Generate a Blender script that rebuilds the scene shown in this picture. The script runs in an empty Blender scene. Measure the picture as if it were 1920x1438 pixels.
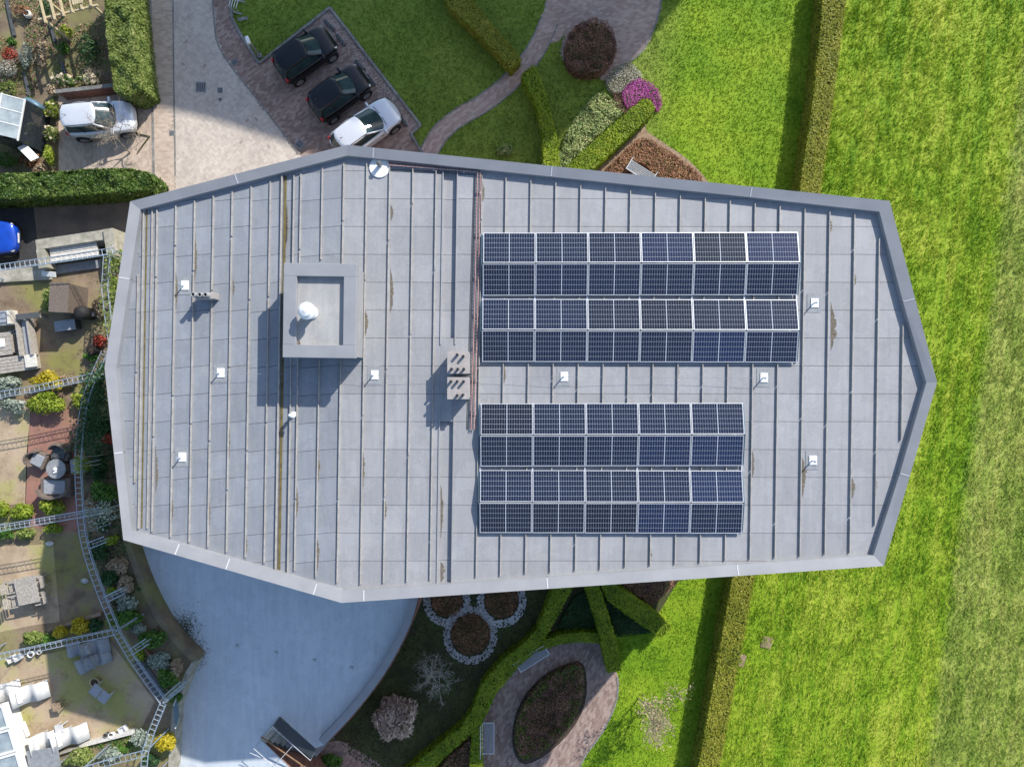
import bpy, math, random
import numpy as np
R = math.radians
random.seed(7); rng = np.random.default_rng(7)
scn = bpy.context.scene; col = scn.collection

# ------------------------------------------------------------------ camera, sky, sun, exposure
F = 1333.0; HC = 34.6                      # focal length in photo pixels, camera height above the street
cam_d = bpy.data.cameras.new('camera'); cam = bpy.data.objects.new('camera', cam_d); col.objects.link(cam)
cam.location = (0, 0, HC); cam.rotation_euler = (0, 0, 0)
cam_d.sensor_fit = 'HORIZONTAL'; cam_d.sensor_width = 36; cam_d.lens = 36 * F / 1920
cam_d.clip_start = .1; cam_d.clip_end = 2000
scn.camera = cam
SUN_EL = R(34.5); SAZ = (.64, .768)        # horizontal direction towards the sun
w = bpy.data.worlds.new('World'); scn.world = w; w.use_nodes = True
nt = w.node_tree; nt.nodes.clear()
sky = nt.nodes.new('ShaderNodeTexSky'); sky.sky_type = 'NISHITA'; sky.sun_disc = False
sky.sun_elevation = SUN_EL; sky.sun_rotation = math.atan2(SAZ[0], SAZ[1])
sky.air_density = 1.0; sky.dust_density = .8; sky.ozone_density = 1.2
bg = nt.nodes.new('ShaderNodeBackground'); bg.inputs[1].default_value = .15
wo = nt.nodes.new('ShaderNodeOutputWorld')
nt.links.new(sky.outputs[0], bg.inputs[0]); nt.links.new(bg.outputs[0], wo.inputs[0])
sd = bpy.data.lights.new('sun', 'SUN'); sd.energy = 4.4; sd.angle = R(.53); sd.color = (1, .95, .87)
so = bpy.data.objects.new('sun', sd); col.objects.link(so)
so.rotation_euler = (math.pi / 2 - SUN_EL, 0, math.atan2(SAZ[0], -SAZ[1])); so.location = (20, 25, 40)
scn.view_settings.view_transform = 'Standard'; scn.view_settings.look = 'None'
scn.view_settings.gamma = 1; scn.view_settings.exposure = .55; scn.view_settings.use_curve_mapping = False
scn.render.engine = 'CYCLES'
scn.cycles.max_bounces = 6; scn.cycles.diffuse_bounces = 3; scn.cycles.glossy_bounces = 3
scn.cycles.transmission_bounces = 4; scn.cycles.transparent_max_bounces = 6
scn.cycles.use_denoising = True

# ------------------------------------------------------------------ helpers
def P(px, py, z=0.):
    s = (HC - z) / F
    return ((px - 960) * s, (719 - py) * s, z)
def PP(pts, z=0.): return [P(x, y, z)[:2] for x, y in pts]
def sp(n, tint=1): return n * (HC) / F

def tag(o, label=None, cat=None, group=None, kind=None):
    if label: o['label'] = label
    if cat: o['category'] = cat
    if group: o['group'] = group
    if kind: o['kind'] = kind
    return o
def thing(name, label, cat, loc=(0, 0, 0), rz=0, group=None):
    o = bpy.data.objects.new(name, None); col.objects.link(o)
    o.location = loc; o.rotation_euler = (0, 0, rz); o.empty_display_size = .2
    return tag(o, label, cat, group)
def copy_tree(o, parent=None):
    c = o.copy(); col.objects.link(c); c.parent = parent
    for ch in list(o.children): copy_tree(ch, c)
    return c
def link(name, me, parent=None, loc=(0, 0, 0), rot=(0, 0, 0), scale=(1, 1, 1)):
    o = bpy.data.objects.new(name, me); col.objects.link(o)
    o.parent = parent; o.location = loc; o.rotation_euler = rot; o.scale = scale
    return o

class MB:
    def __init__(s): s.v = []; s.f = []
    def add(s, vs, fs):
        n = len(s.v); s.v += [tuple(v) for v in vs]; s.f += [tuple(i + n for i in f) for f in fs]; return s
    def box(s, c, d, rz=0, rx=0, ry=0):
        hx, hy, hz = d[0] / 2, d[1] / 2, d[2] / 2
        vs = [(x, y, z) for x in (-hx, hx) for y in (-hy, hy) for z in (-hz, hz)]
        if rx: vs = [(x, y * math.cos(rx) - z * math.sin(rx), y * math.sin(rx) + z * math.cos(rx)) for x, y, z in vs]
        if ry: vs = [(x * math.cos(ry) + z * math.sin(ry), y, -x * math.sin(ry) + z * math.cos(ry)) for x, y, z in vs]
        if rz: vs = [(x * math.cos(rz) - y * math.sin(rz), x * math.sin(rz) + y * math.cos(rz), z) for x, y, z in vs]
        vs = [(x + c[0], y + c[1], z + c[2]) for x, y, z in vs]
        return s.add(vs, [(0, 1, 3, 2), (4, 6, 7, 5), (0, 4, 5, 1), (2, 3, 7, 6), (0, 2, 6, 4), (1, 5, 7, 3)])
    def prism(s, poly, z0, z1, caps=(1, 1)):
        n = len(poly)
        if area(poly) < 0: poly = poly[::-1]
        if not hasattr(z0, '__len__'): z0 = [z0] * n
        if not hasattr(z1, '__len__'): z1 = [z1] * n
        vs = [(p[0], p[1], z0[i]) for i, p in enumerate(poly)] + [(p[0], p[1], z1[i]) for i, p in enumerate(poly)]
        fs = [(i, (i + 1) % n, n + (i + 1) % n, n + i) for i in range(n)]
        if caps[1]: fs.append(tuple(range(n, 2 * n)))
        if caps[0]: fs.append(tuple(range(n - 1, -1, -1)))
        return s.add(vs, fs)
    def tube(s, pts, r, n=6, cap=True):
        pts = [np.array(p, float) for p in pts]
        if not hasattr(r, '__len__'): r = [r] * len(pts)
        rings = []
        for i, p in enumerate(pts):
            t = pts[min(i + 1, len(pts) - 1)] - pts[max(i - 1, 0)]
            t = t / (np.linalg.norm(t) + 1e-9)
            a = np.array((0, 0, 1.)) if abs(t[2]) < .9 else np.array((1., 0, 0))
            u = np.cross(t, a); u /= np.linalg.norm(u); v = np.cross(t, u)
            rings += [tuple(p + r[i] * (math.cos(2 * math.pi * k / n) * u + math.sin(2 * math.pi * k / n) * v)) for k in range(n)]
        m = len(pts)
        fs = [(i * n + k, i * n + (k + 1) % n, (i + 1) * n + (k + 1) % n, (i + 1) * n + k) for i in range(m - 1) for k in range(n)]
        if cap: fs += [tuple(range(n - 1, -1, -1)), tuple((m - 1) * n + k for k in range(n))]
        return s.add(rings, fs)
    def lathe(s, prof, c=(0, 0, 0), n=20):
        m = len(prof)
        vs = [(c[0] + r * math.cos(2 * math.pi * k / n), c[1] + r * math.sin(2 * math.pi * k / n), c[2] + z) for r, z in prof for k in range(n)]
        fs = [(i * n + k, i * n + (k + 1) % n, (i + 1) * n + (k + 1) % n, (i + 1) * n + k) for i in range(m - 1) for k in range(n)]
        fs += [tuple(range(n - 1, -1, -1)), tuple((m - 1) * n + k for k in range(n))]
        return s.add(vs, fs)
    def mesh(s, name, m, smooth=False):
        me = bpy.data.meshes.new(name); me.from_pydata(s.v, [], s.f); me.materials.append(m)
        if smooth:
            me.polygons.foreach_set('use_smooth', [True] * len(me.polygons))
        me.update(); return me
    def build(s, name, m, parent=None, smooth=False, bevel=0, sub=0, loc=(0, 0, 0), rot=(0, 0, 0), world=False):
        if world and parent is not None:          # coordinates given in the world: bring them into the parent's frame
            L = parent.location; a = -parent.rotation_euler[2]; ca, sa = math.cos(a), math.sin(a)
            s.v = [((x - L[0]) * ca - (y - L[1]) * sa, (x - L[0]) * sa + (y - L[1]) * ca, z - L[2]) for x, y, z in s.v]
        o = link(name, s.mesh(name, m, smooth), parent, loc, rot)
        if bevel:
            b = o.modifiers.new('bevel', 'BEVEL'); b.width = bevel; b.segments = 2; b.limit_method = 'ANGLE'
        if sub:
            b = o.modifiers.new('sub', 'SUBSURF'); b.levels = sub; b.render_levels = sub
        return o
def area(p): return sum(p[i][0] * p[(i + 1) % len(p)][1] - p[(i + 1) % len(p)][0] * p[i][1] for i in range(len(p))) / 2
def clip_half(poly, a, n):
    out = []
    for i in range(len(poly)):
        p, q = poly[i], poly[(i + 1) % len(poly)]
        dp = (p[0] - a[0]) * n[0] + (p[1] - a[1]) * n[1]; dq = (q[0] - a[0]) * n[0] + (q[1] - a[1]) * n[1]
        if dp >= 0: out.append(p)
        if dp * dq < 0:
            t = dp / (dp - dq); out.append((p[0] + t * (q[0] - p[0]), p[1] + t * (q[1] - p[1])))
    return out
def clip_convex(poly, conv):
    if area(conv) < 0: conv = conv[::-1]
    for i in range(len(conv)):
        a, b = conv[i], conv[(i + 1) % len(conv)]
        poly = clip_half(poly, a, (-(b[1] - a[1]), b[0] - a[0]))
        if len(poly) < 3: return []
    return poly
def pip(pts, poly):
    x, y = pts[:, 0], pts[:, 1]; ins = np.zeros(len(pts), bool); n = len(poly)
    for i in range(n):
        (x0, y0), (x1, y1) = poly[i], poly[(i + 1) % n]
        if y0 == y1: continue
        c = ((y0 > y) != (y1 > y)) & (x < (x1 - x0) * (y - y0) / (y1 - y0) + x0)
        ins ^= c
    return ins
def sample_poly(poly, n):
    p = np.array(poly); lo, hi = p.min(0), p.max(0); out = np.zeros((0, 2))
    while len(out) < n:
        q = rng.uniform(lo, hi, (n * 2 + 50, 2)); out = np.vstack([out, q[pip(q, poly)]])
    return out[:n]
def smooth_path(pts, k=8, closed=False):
    pts = [np.array(p, float) for p in pts]; n = len(pts); out = []
    for i in range(n if closed else n - 1):
        p0 = pts[(i - 1) % n] if (closed or i > 0) else pts[i]; p1 = pts[i]; p2 = pts[(i + 1) % n]
        p3 = pts[(i + 2) % n] if (closed or i + 2 < n) else p2
        for j in range(k):
            t = j / k
            out.append(.5 * ((2 * p1) + (p2 - p0) * t + (2 * p0 - 5 * p1 + 4 * p2 - p3) * t * t + (3 * p1 - p0 - 3 * p2 + p3) * t ** 3))
    if not closed: out.append(pts[-1])
    return [tuple(o) for o in out]
def offset_line(pts, d):
    out = []
    for i in range(len(pts)):
        a = pts[max(i - 1, 0)]; b = pts[min(i + 1, len(pts) - 1)]
        tx, ty = b[0] - a[0], b[1] - a[1]; L = math.hypot(tx, ty) or 1
        out.append((pts[i][0] - ty / L * d, pts[i][1] + tx / L * d))
    return out
def ribbon(pts, d0, d1): return offset_line(pts, d0) + offset_line(pts, d1)[::-1]
def vnoise(x, y, s, seed=0):
    r = np.random.default_rng(seed); g = r.random((64, 64))
    u, v = x / s, y / s; i, j = np.floor(u).astype(int), np.floor(v).astype(int); a, b = u - i, v - j
    a = a * a * (3 - 2 * a); b = b * b * (3 - 2 * b)
    G = lambda p, q: g[p % 64, q % 64]
    return (G(i, j) * (1 - a) + G(i + 1, j) * a) * (1 - b) + (G(i, j + 1) * (1 - a) + G(i + 1, j + 1) * a) * b
def np_mesh(name, V, Fq, m, parent=None, k=4):
    me = bpy.data.meshes.new(name); nf = len(Fq)
    me.vertices.add(len(V)); me.vertices.foreach_set('co', V.astype(np.float32).ravel())
    me.loops.add(nf * k); me.loops.foreach_set('vertex_index', Fq.astype(np.int32).ravel())
    me.polygons.add(nf); me.polygons.foreach_set('loop_start', np.arange(nf, dtype=np.int32) * k)
    me.materials.append(m); me.update(calc_edges=True); me.shade_flat()
    return link(name, me, parent)

# ------------------------------------------------------------------ materials
def nodes(name):
    m = bpy.data.materials.new(name); m.use_nodes = True; t = m.node_tree
    return m, t, t.nodes['Principled BSDF']
def N(t, typ, **kw):
    n = t.nodes.new(typ)
    for k, v in kw.items(): setattr(n, k, v)
    return n
def ramp(t, src, stops):
    r = N(t, 'ShaderNodeValToRGB'); e = r.color_ramp.elements
    e[0].position, e[0].color = stops[0][0], (*stops[0][1], 1)
    e[1].position, e[1].color = stops[-1][0], (*stops[-1][1], 1)
    for p, c in stops[1:-1]:
        x = e.new(p); x.color = (*c, 1)
    t.links.new(src, r.inputs[0]); return r.outputs[0]
def noise(t, vec, scale, detail=4, rough=.6):
    n = N(t, 'ShaderNodeTexNoise'); n.inputs['Scale'].default_value = scale
    n.inputs['Detail'].default_value = detail; n.inputs['Roughness'].default_value = rough
    if vec is not None: t.links.new(vec, n.inputs['Vector'])
    return n.outputs['Fac']
def mixc(t, f, a, b, mode='MIX'):
    n = N(t, 'ShaderNodeMix', data_type='RGBA', blend_type=mode)
    for s, v in ((0, f), (6, a), (7, b)):
        if hasattr(v, 'is_linked') or hasattr(v, 'links'): t.links.new(v, n.inputs[s])
        elif s == 0: n.inputs[0].default_value = v
        else: n.inputs[s].default_value = (*v, 1)
    return n.outputs[2]
def math_(t, op, a, b=None, c=None):
    n = N(t, 'ShaderNodeMath', operation=op)
    for i, v in enumerate((a, b, c)):
        if v is None: continue
        if hasattr(v, 'links'): t.links.new(v, n.inputs[i])
        else: n.inputs[i].default_value = v
    return n.outputs[0]
def pos(t): return N(t, 'ShaderNodeNewGeometry').outputs['Position']
def isl(t): return N(t, 'ShaderNodeNewGeometry').outputs['Random Per Island']
def surf(name, c, c2=None, scale=3., rough=.7, metal=0, bump=0, bscale=None, spec=.4, fine=None, lo=.35, hi=.65, obj=0, coat=0):
    """plain procedural surface: two tones mixed by a noise over world position, fine grain, bump"""
    m, t, b = nodes(name); p = pos(t)
    if c2 is None: c2 = tuple(x * .82 for x in c)
    out = ramp(t, noise(t, p, scale, 6), [(lo, c2), (hi, c)])
    if fine: out = mixc(t, .5, out, ramp(t, noise(t, p, fine, 3), [(.3, (.35, .35, .35)), (.7, (.65, .65, .65))]), 'OVERLAY')
    if obj:
        r = N(t, 'ShaderNodeObjectInfo').outputs['Random']
        out = mixc(t, obj, out, ramp(t, r, [(0, (.3, .3, .3)), (1, (.7, .7, .7))]), 'OVERLAY')
    t.links.new(out, b.inputs['Base Color'])
    b.inputs['Roughness'].default_value = rough; b.inputs['Metallic'].default_value = metal
    b.inputs['Specular IOR Level'].default_value = spec; b.inputs['Coat Weight'].default_value = coat
    if bump:
        bp = N(t, 'ShaderNodeBump'); bp.inputs['Strength'].default_value = bump; bp.inputs['Distance'].default_value = .02
        t.links.new(noise(t, p, bscale or scale * 6, 5), bp.inputs['Height']); t.links.new(bp.outputs[0], b.inputs['Normal'])
    return m
def leafmat(name, stops, big=None, trans=.3, rough=.55, bscale=1.2):
    """leaf / blade colours: one random tone per leaf, drifting with a large noise over the plant"""
    m, t, b = nodes(name); p = pos(t)
    f = isl(t)
    if big is not None:
        f = math_(t, 'ADD', math_(t, 'MULTIPLY', f, .55), math_(t, 'MULTIPLY', ramp(t, noise(t, p, bscale, 3), [(.3, (0, 0, 0)), (.7, (1, 1, 1))]), .45))
    c = ramp(t, f, stops); t.links.new(c, b.inputs['Base Color'])
    b.inputs['Roughness'].default_value = rough; b.inputs['Specular IOR Level'].default_value = .25
    tr = N(t, 'ShaderNodeBsdfTranslucent'); t.links.new(c, tr.inputs[0])
    mx = N(t, 'ShaderNodeMixShader'); mx.inputs[0].default_value = trans
    t.links.new(b.outputs[0], mx.inputs[1]); t.links.new(tr.outputs[0], mx.inputs[2])
    t.links.new(mx.outputs[0], t.nodes['Material Output'].inputs[0])
    return m

def grass_color(t, p, rnd=None):
    sep = N(t, 'ShaderNodeSeparateXYZ'); t.links.new(p, sep.inputs[0]); X, Y = sep.outputs[0], sep.outputs[1]
    u = math_(t, 'ADD', X, math_(t, 'MULTIPLY', Y, -.137))
    comb = N(t, 'ShaderNodeCombineXYZ'); t.links.new(math_(t, 'MULTIPLY', u, 1.3), comb.inputs[0]); t.links.new(math_(t, 'MULTIPLY', Y, .09), comb.inputs[1])
    stripe = math_(t, 'ADD', math_(t, 'MULTIPLY', noise(t, comb.outputs[0], 1., 3), .6), math_(t, 'MULTIPLY', noise(t, comb.outputs[0], 5.5, 3), .55))
    f = math_(t, 'ADD', math_(t, 'MULTIPLY', noise(t, p, .35, 4), .55), math_(t, 'MULTIPLY', noise(t, p, 5.5, 6, .75), .45))
    isfield = N(t, 'ShaderNodeMapRange'); isfield.inputs[1].default_value = 11.; isfield.inputs[2].default_value = 14.5
    t.links.new(u, isfield.inputs[0])
    f = math_(t, 'ADD', f, math_(t, 'MULTIPLY', math_(t, 'SUBTRACT', stripe, .5), math_(t, 'MULTIPLY', isfield.outputs[0], 1.15)))
    if rnd is not None: f = math_(t, 'ADD', f, math_(t, 'MULTIPLY', math_(t, 'SUBTRACT', rnd, .5), .42))
    c = ramp(t, f, [(.2, (.055, .135, .01)), (.4, (.16, .31, .016)), (.56, (.285, .43, .026)), (.78, (.48, .54, .08))])
    # dull grazed strip on the far side of the mown field
    r2 = N(t, 'ShaderNodeMapRange'); r2.inputs[1].default_value = 22.5; r2.inputs[2].default_value = 23.0
    t.links.new(math_(t, 'ADD', u, math_(t, 'MULTIPLY', math_(t, 'SUBTRACT', noise(t, p, 1.5, 3), .5), 1.2)), r2.inputs[0])
    dull = ramp(t, f, [(.25, (.13, .19, .035)), (.5, (.27, .35, .08)), (.75, (.48, .49, .19))])
    c = mixc(t, math_(t, 'MULTIPLY', r2.outputs[0], .62), c, dull)
    # cooler garden lawn: shaded lawns get a duller colour than the lit ones
    g = N(t, 'ShaderNodeMapRange'); g.inputs[1].default_value = 6.5; g.inputs[2].default_value = 4.5
    t.links.new(u, g.inputs[0])
    moss = ramp(t, f, [(.25, (.085, .15, .026)), (.5, (.215, .31, .05)), (.75, (.38, .44, .09))])
    return mixc(t, g.outputs[0], c, moss)
def make_grass(name, blade):
    m, t, b = nodes(name); p = pos(t)
    c = grass_color(t, p, isl(t) if blade else noise(t, p, 30, 3))
    if not blade: c = mixc(t, 1, c, (.75, .75, .65), 'MULTIPLY')
    t.links.new(c, b.inputs['Base Color']); b.inputs['Roughness'].default_value = .7; b.inputs['Specular IOR Level'].default_value = .15
    if blade:
        tr = N(t, 'ShaderNodeBsdfTranslucent'); t.links.new(c, tr.inputs[0])
        mx = N(t, 'ShaderNodeMixShader'); mx.inputs[0].default_value = .35
        t.links.new(b.outputs[0], mx.inputs[1]); t.links.new(tr.outputs[0], mx.inputs[2])
        t.links.new(mx.outputs[0], t.nodes['Material Output'].inputs[0])
    else:
        bp = N(t, 'ShaderNodeBump'); bp.inputs['Strength'].default_value = .6; bp.inputs['Distance'].default_value = .05
        t.links.new(noise(t, p, 9, 6, .7), bp.inputs['Height']); t.links.new(bp.outputs[0], b.inputs['Normal'])
    return m
def brickmat(name, stops, stain=.35):
    m, t, b = nodes(name); p = pos(t)
    c = ramp(t, isl(t), stops)
    st = ramp(t, noise(t, p, .6, 6, .65), [(.35, (.3, .3, .3)), (.7, (.62, .62, .6))])
    c = mixc(t, stain, c, st, 'OVERLAY')
    c = mixc(t, .35, c, ramp(t, noise(t, p, 40, 3), [(.3, (.35, .35, .35)), (.7, (.65, .65, .65))]), 'OVERLAY')
    t.links.new(c, b.inputs['Base Color']); b.inputs['Roughness'].default_value = .85; b.inputs['Specular IOR Level'].default_value = .25
    return m

M = {}
M['lawn'] = make_grass('lawn_soil', False); M['blade'] = make_grass('grass_blades', True)
M['joint'] = surf('paving_sand', (.36, .31, .265), (.28, .24, .205), 4, .95)
M['herring'] = brickmat('grey_clay_pavers', [(0, (.44, .385, .335)), (.5, (.5, .44, .385)), (1, (.56, .495, .435))])
M['beigebrick'] = brickmat('beige_pavers', [(0, (.42, .335, .27)), (.5, (.49, .395, .32)), (1, (.55, .455, .375))])
M['redbrick'] = brickmat('red_brown_pavers', [(0, (.21, .145, .125)), (.5, (.28, .2, .17)), (1, (.36, .28, .245))])
M['pinkbrick'] = brickmat('pink_brown_pavers', [(0, (.33, .235, .2)), (.5, (.4, .295, .25)), (1, (.47, .365, .315))])
M['darkbrick'] = brickmat('old_brown_pavers', [(0, (.08, .06, .05)), (.5, (.14, .11, .09)), (1, (.2, .16, .135))])
M['kerb'] = surf('kerb_concrete', (.25, .245, .235), (.15, .15, .14), 5, .9, fine=40, obj=.4)
M['asphalt'] = surf('asphalt', (.05, .052, .055), (.035, .036, .04), 2, .9, bump=.3, bscale=80, fine=60)
M['drive'] = surf('worn_tarmac', (0.2, 0.156, 0.119), (0.106, 0.0875, 0.075), .7, .92, bump=.3, bscale=60, fine=45)
M['concrete'] = surf('mossy_concrete', (.40, .37, .31), (.22, .21, .16), 3, .9, fine=30)
M['membrane'] = None
M['metal'] = surf('galvanised_steel', (.40, .46, .53), (.30, .36, .43), 8, .5, .5)
M['coping'] = surf('grey_coping', (0.269, 0.276, 0.293), (0.232, 0.24, 0.257), 1.2, .42, .0, spec=.5)
M['joint_strip'] = surf('coping_joint', (.5, .51, .53), (.44, .45, .47), 8, .5)
M['seam'] = surf('seam_flashing', (.40, .385, .36), (.29, .27, .245), 5, .6, fine=30)
M['dirt'] = surf('roof_dirt', (.19, .165, .13), (.085, .072, .055), 14, .95, fine=50)
M['algae'] = surf('gutter_moss', (.17, .14, .045), (.09, .07, .03), 5, .95, fine=30)
M['wall'] = surf('pale_render', (.55, .53, .49), (.47, .45, .41), 1, .85)
M['brickwall'] = surf('brick_wall', (.27, .13, .09), (.16, .075, .055), 6, .9, fine=30)
M['glass'] = surf('window_glass', (.03, .04, .05), (.02, .025, .03), 1, .05, spec=.8)
M['white'] = surf('white_plastic', (0.765, 0.774, 0.774), (0.702, 0.711, 0.72), 6, .35)
M['whitepaint'] = surf('white_paint', (0.704, 0.704, 0.686), (0.616, 0.616, 0.59), 5, .5)
M['black'] = surf('black_rubber', (.02, .02, .022), (.012, .012, .014), 6, .75)
M['darkgrey'] = surf('dark_grey', (.09, .095, .1), (.06, .065, .07), 5, .6)
M['midgrey'] = surf('mid_grey', (.27, .28, .29), (.2, .21, .22), 5, .7, fine=30)
M['pad'] = surf('patch_membrane', (.27, .285, .30), (.22, .235, .25), 5, .7, fine=30)
M['flue'] = surf('flue_block', (.36, .33, .32), (.30, .28, .27), 6, .85, fine=30)
M['alu'] = surf('anodised_aluminium', (.66, .68, .71), (.58, .6, .63), 5, .4, .4)
M['traypink'] = surf('red_oxide_tray', (.60, .36, .34), (.44, .22, .21), 9, .6)
M['teal'] = surf('blue_wind_plate', (.12, .2, .27), (.08, .15, .2), 5, .5, .3)
M['wood'] = surf('weathered_wood', (.42, .385, .34), (.25, .225, .195), 12, .85, fine=60)
M['woodlight'] = surf('pale_timber', (.52, .43, .28), (.38, .31, .18), 8, .8, fine=40)
M['woodbrown'] = surf('brown_timber', (.24, .14, .085), (.15, .085, .05), 8, .75, fine=40)
M['rattan'] = surf('brown_rattan', (.19, .15, .125), (.10, .08, .068), 22, .8, fine=50)
M['rattangrey'] = surf('grey_rattan', (.30, .32, .34), (.2, .215, .235), 22, .75, fine=50)
M['cushion'] = surf('grey_cushion', (.30, .32, .35), (.24, .255, .28), 8, .95)
M['canvas'] = surf('white_canvas', (.56, .555, .54), (.48, .475, .46), 6, .9)
M['soil'] = surf('dark_soil', (.075, .052, .036), (.035, .026, .02), 6, .95, bump=.5, bscale=40, fine=30)
M['mulch'] = surf('dry_mulch', (.33, .24, .16), (.2, .14, .09), 7, .95, fine=30)
M['pebble'] = surf('grey_pebbles', (.62, .6, .58), (.36, .36, .36), 8, .9, fine=40, obj=.5)
M['core'] = surf('twig_core', (.075, .085, .02), (.045, .05, .014), 8, .95)
M['bark'] = surf('pale_bark', (.33, .28, .22), (.22, .185, .15), 12, .9)
M['barkgrey'] = surf('grey_twigs', (.46, .44, .38), (.3, .285, .24), 12, .9)
M['red_lamp'] = surf('tail_lamp', (.5, .015, .015), (.35, .01, .01), 6, .2, coat=.5)
M['lamp'] = surf('clear_lamp', (.7, .72, .74), (.55, .57, .6), 9, .12, .3)
M['tyre'] = M['black']; M['rim'] = surf('alloy_rim', (.5, .51, .52), (.38, .39, .4), 9, .3, .8)
M['carglass'] = surf('car_glass', (.03, .06, .066), (.015, .032, .038), 2.5, .1, spec=.45)
M['silver'] = surf('silver_paint', (.66, .68, .72), (.62, .64, .68), 2, .28, .25, coat=.8)
M['blackpaint'] = surf('black_paint', (.005, .006, .009), (.004, .005, .007), 2, .25, spec=.35, coat=.25)
M['bluepaint'] = surf('blue_paint', (.008, .07, .5), (.005, .05, .38), 2, .22, .2, coat=1)
M['slat_white'] = surf('whitewashed_slats', (.66, .63, .57), (.5, .47, .42), 9, .75, fine=40)
M['lowroof'] = None

def stained_roof(name, a, b_, c_, rough, spec=.5, obj=.16):
    m, t, bs = nodes(name); p = pos(t)
    o = ramp(t, noise(t, p, .5, 6, .6), [(.3, b_), (.7, a)])
    o = mixc(t, ramp(t, noise(t, p, 2.2, 6, .7), [(.52, (0, 0, 0)), (.75, (.55, .55, .55))]), o, c_)
    mp = N(t, 'ShaderNodeMapping'); t.links.new(p, mp.inputs[0]); mp.inputs['Scale'].default_value = (3.2, .28, 1)
    o = mixc(t, .35, o, ramp(t, noise(t, mp.outputs[0], 1.6, 5, .65), [(.3, (.38, .38, .39)), (.68, (.6, .6, .59))]), 'OVERLAY')
    wm_ = ramp(t, noise(t, p, .9, 8, .72), [(.46, (.62, .62, .62)), (.5, (.42, .42, .41)), (.54, (.52, .52, .52)), (.62, (.5, .5, .5))])
    o = mixc(t, .25, o, wm_, 'OVERLAY')
    o = mixc(t, .3, o, ramp(t, noise(t, p, 28, 3), [(.3, (.38, .38, .38)), (.7, (.62, .62, .62))]), 'OVERLAY')
    if obj:
        r = N(t, 'ShaderNodeObjectInfo').outputs['Random']
        o = mixc(t, obj, o, ramp(t, r, [(0, (.3, .3, .3)), (1, (.7, .7, .7))]), 'OVERLAY')
    t.links.new(o, bs.inputs['Base Color']); bs.inputs['Roughness'].default_value = rough; bs.inputs['Specular IOR Level'].default_value = spec
    bp = N(t, 'ShaderNodeBump'); bp.inputs['Strength'].default_value = .25; bp.inputs['Distance'].default_value = .012
    t.links.new(noise(t, p, 2.5, 3), bp.inputs['Height']); t.links.new(bp.outputs[0], bs.inputs['Normal'])
    return m
M['membrane'] = stained_roof('roof_membrane', (.295, .299, .313), (.262, .268, .283), (.315, .303, .283), .5)
M['membrane_left'] = stained_roof('left_roof_membrane', (.243, .259, .287), (.21, .226, .252), (.262, .26, .252), .5)  # darker, bluer tones for the left columns of sheets
M['boxtop'] = stained_roof('box_membrane', (.36, .36, .355), (.31, .31, .31), (.42, .39, .33), .6, obj=0)
M['lowroof'] = stained_roof('terrace_membrane', (.53, .575, .62), (.46, .505, .55), (.39, .42, .43), .4, .5, 0)
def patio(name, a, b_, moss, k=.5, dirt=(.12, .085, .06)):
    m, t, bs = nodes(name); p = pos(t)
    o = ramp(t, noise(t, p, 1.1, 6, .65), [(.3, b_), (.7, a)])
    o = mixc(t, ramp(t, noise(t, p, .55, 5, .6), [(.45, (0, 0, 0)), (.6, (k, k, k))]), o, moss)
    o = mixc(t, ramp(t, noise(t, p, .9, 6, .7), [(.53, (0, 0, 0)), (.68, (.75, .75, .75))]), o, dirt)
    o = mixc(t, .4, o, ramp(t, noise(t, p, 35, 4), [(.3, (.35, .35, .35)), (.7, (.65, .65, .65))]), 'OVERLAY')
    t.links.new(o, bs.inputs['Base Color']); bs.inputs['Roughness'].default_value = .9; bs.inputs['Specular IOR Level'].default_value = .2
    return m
M['patio'] = patio('garden_patio', (.52, .41, .29), (.30, .22, .145), (.27, .28, .06), .75, (.17, .12, .075))
M['patio2'] = patio('garden_patio_shaded', (.31, .235, .165), (.15, .11, .075), (.2, .21, .045), .7, (.11, .08, .05))  # brown mossy paving, with the terrace's shading put into its dark tones
M['shadeground'] = patio('mossy_soil_shade_tone', (.085, .085, .04), (.045, .045, .022), (.075, .1, .028), .7, (.05, .04, .025))  # mossy soil, darkened further so its colour carries the shade on the lawn
M['redpatio'] = patio('red_patio', (0.356, 0.178, 0.139), (0.238, 0.125, 0.106), (0.212, 0.171, 0.0794), .3)
M['gardensoil'] = patio('garden_soil', (0.252, 0.198, 0.132), (0.12, 0.09, 0.06), (0.168, 0.192, 0.048), .5)

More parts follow.
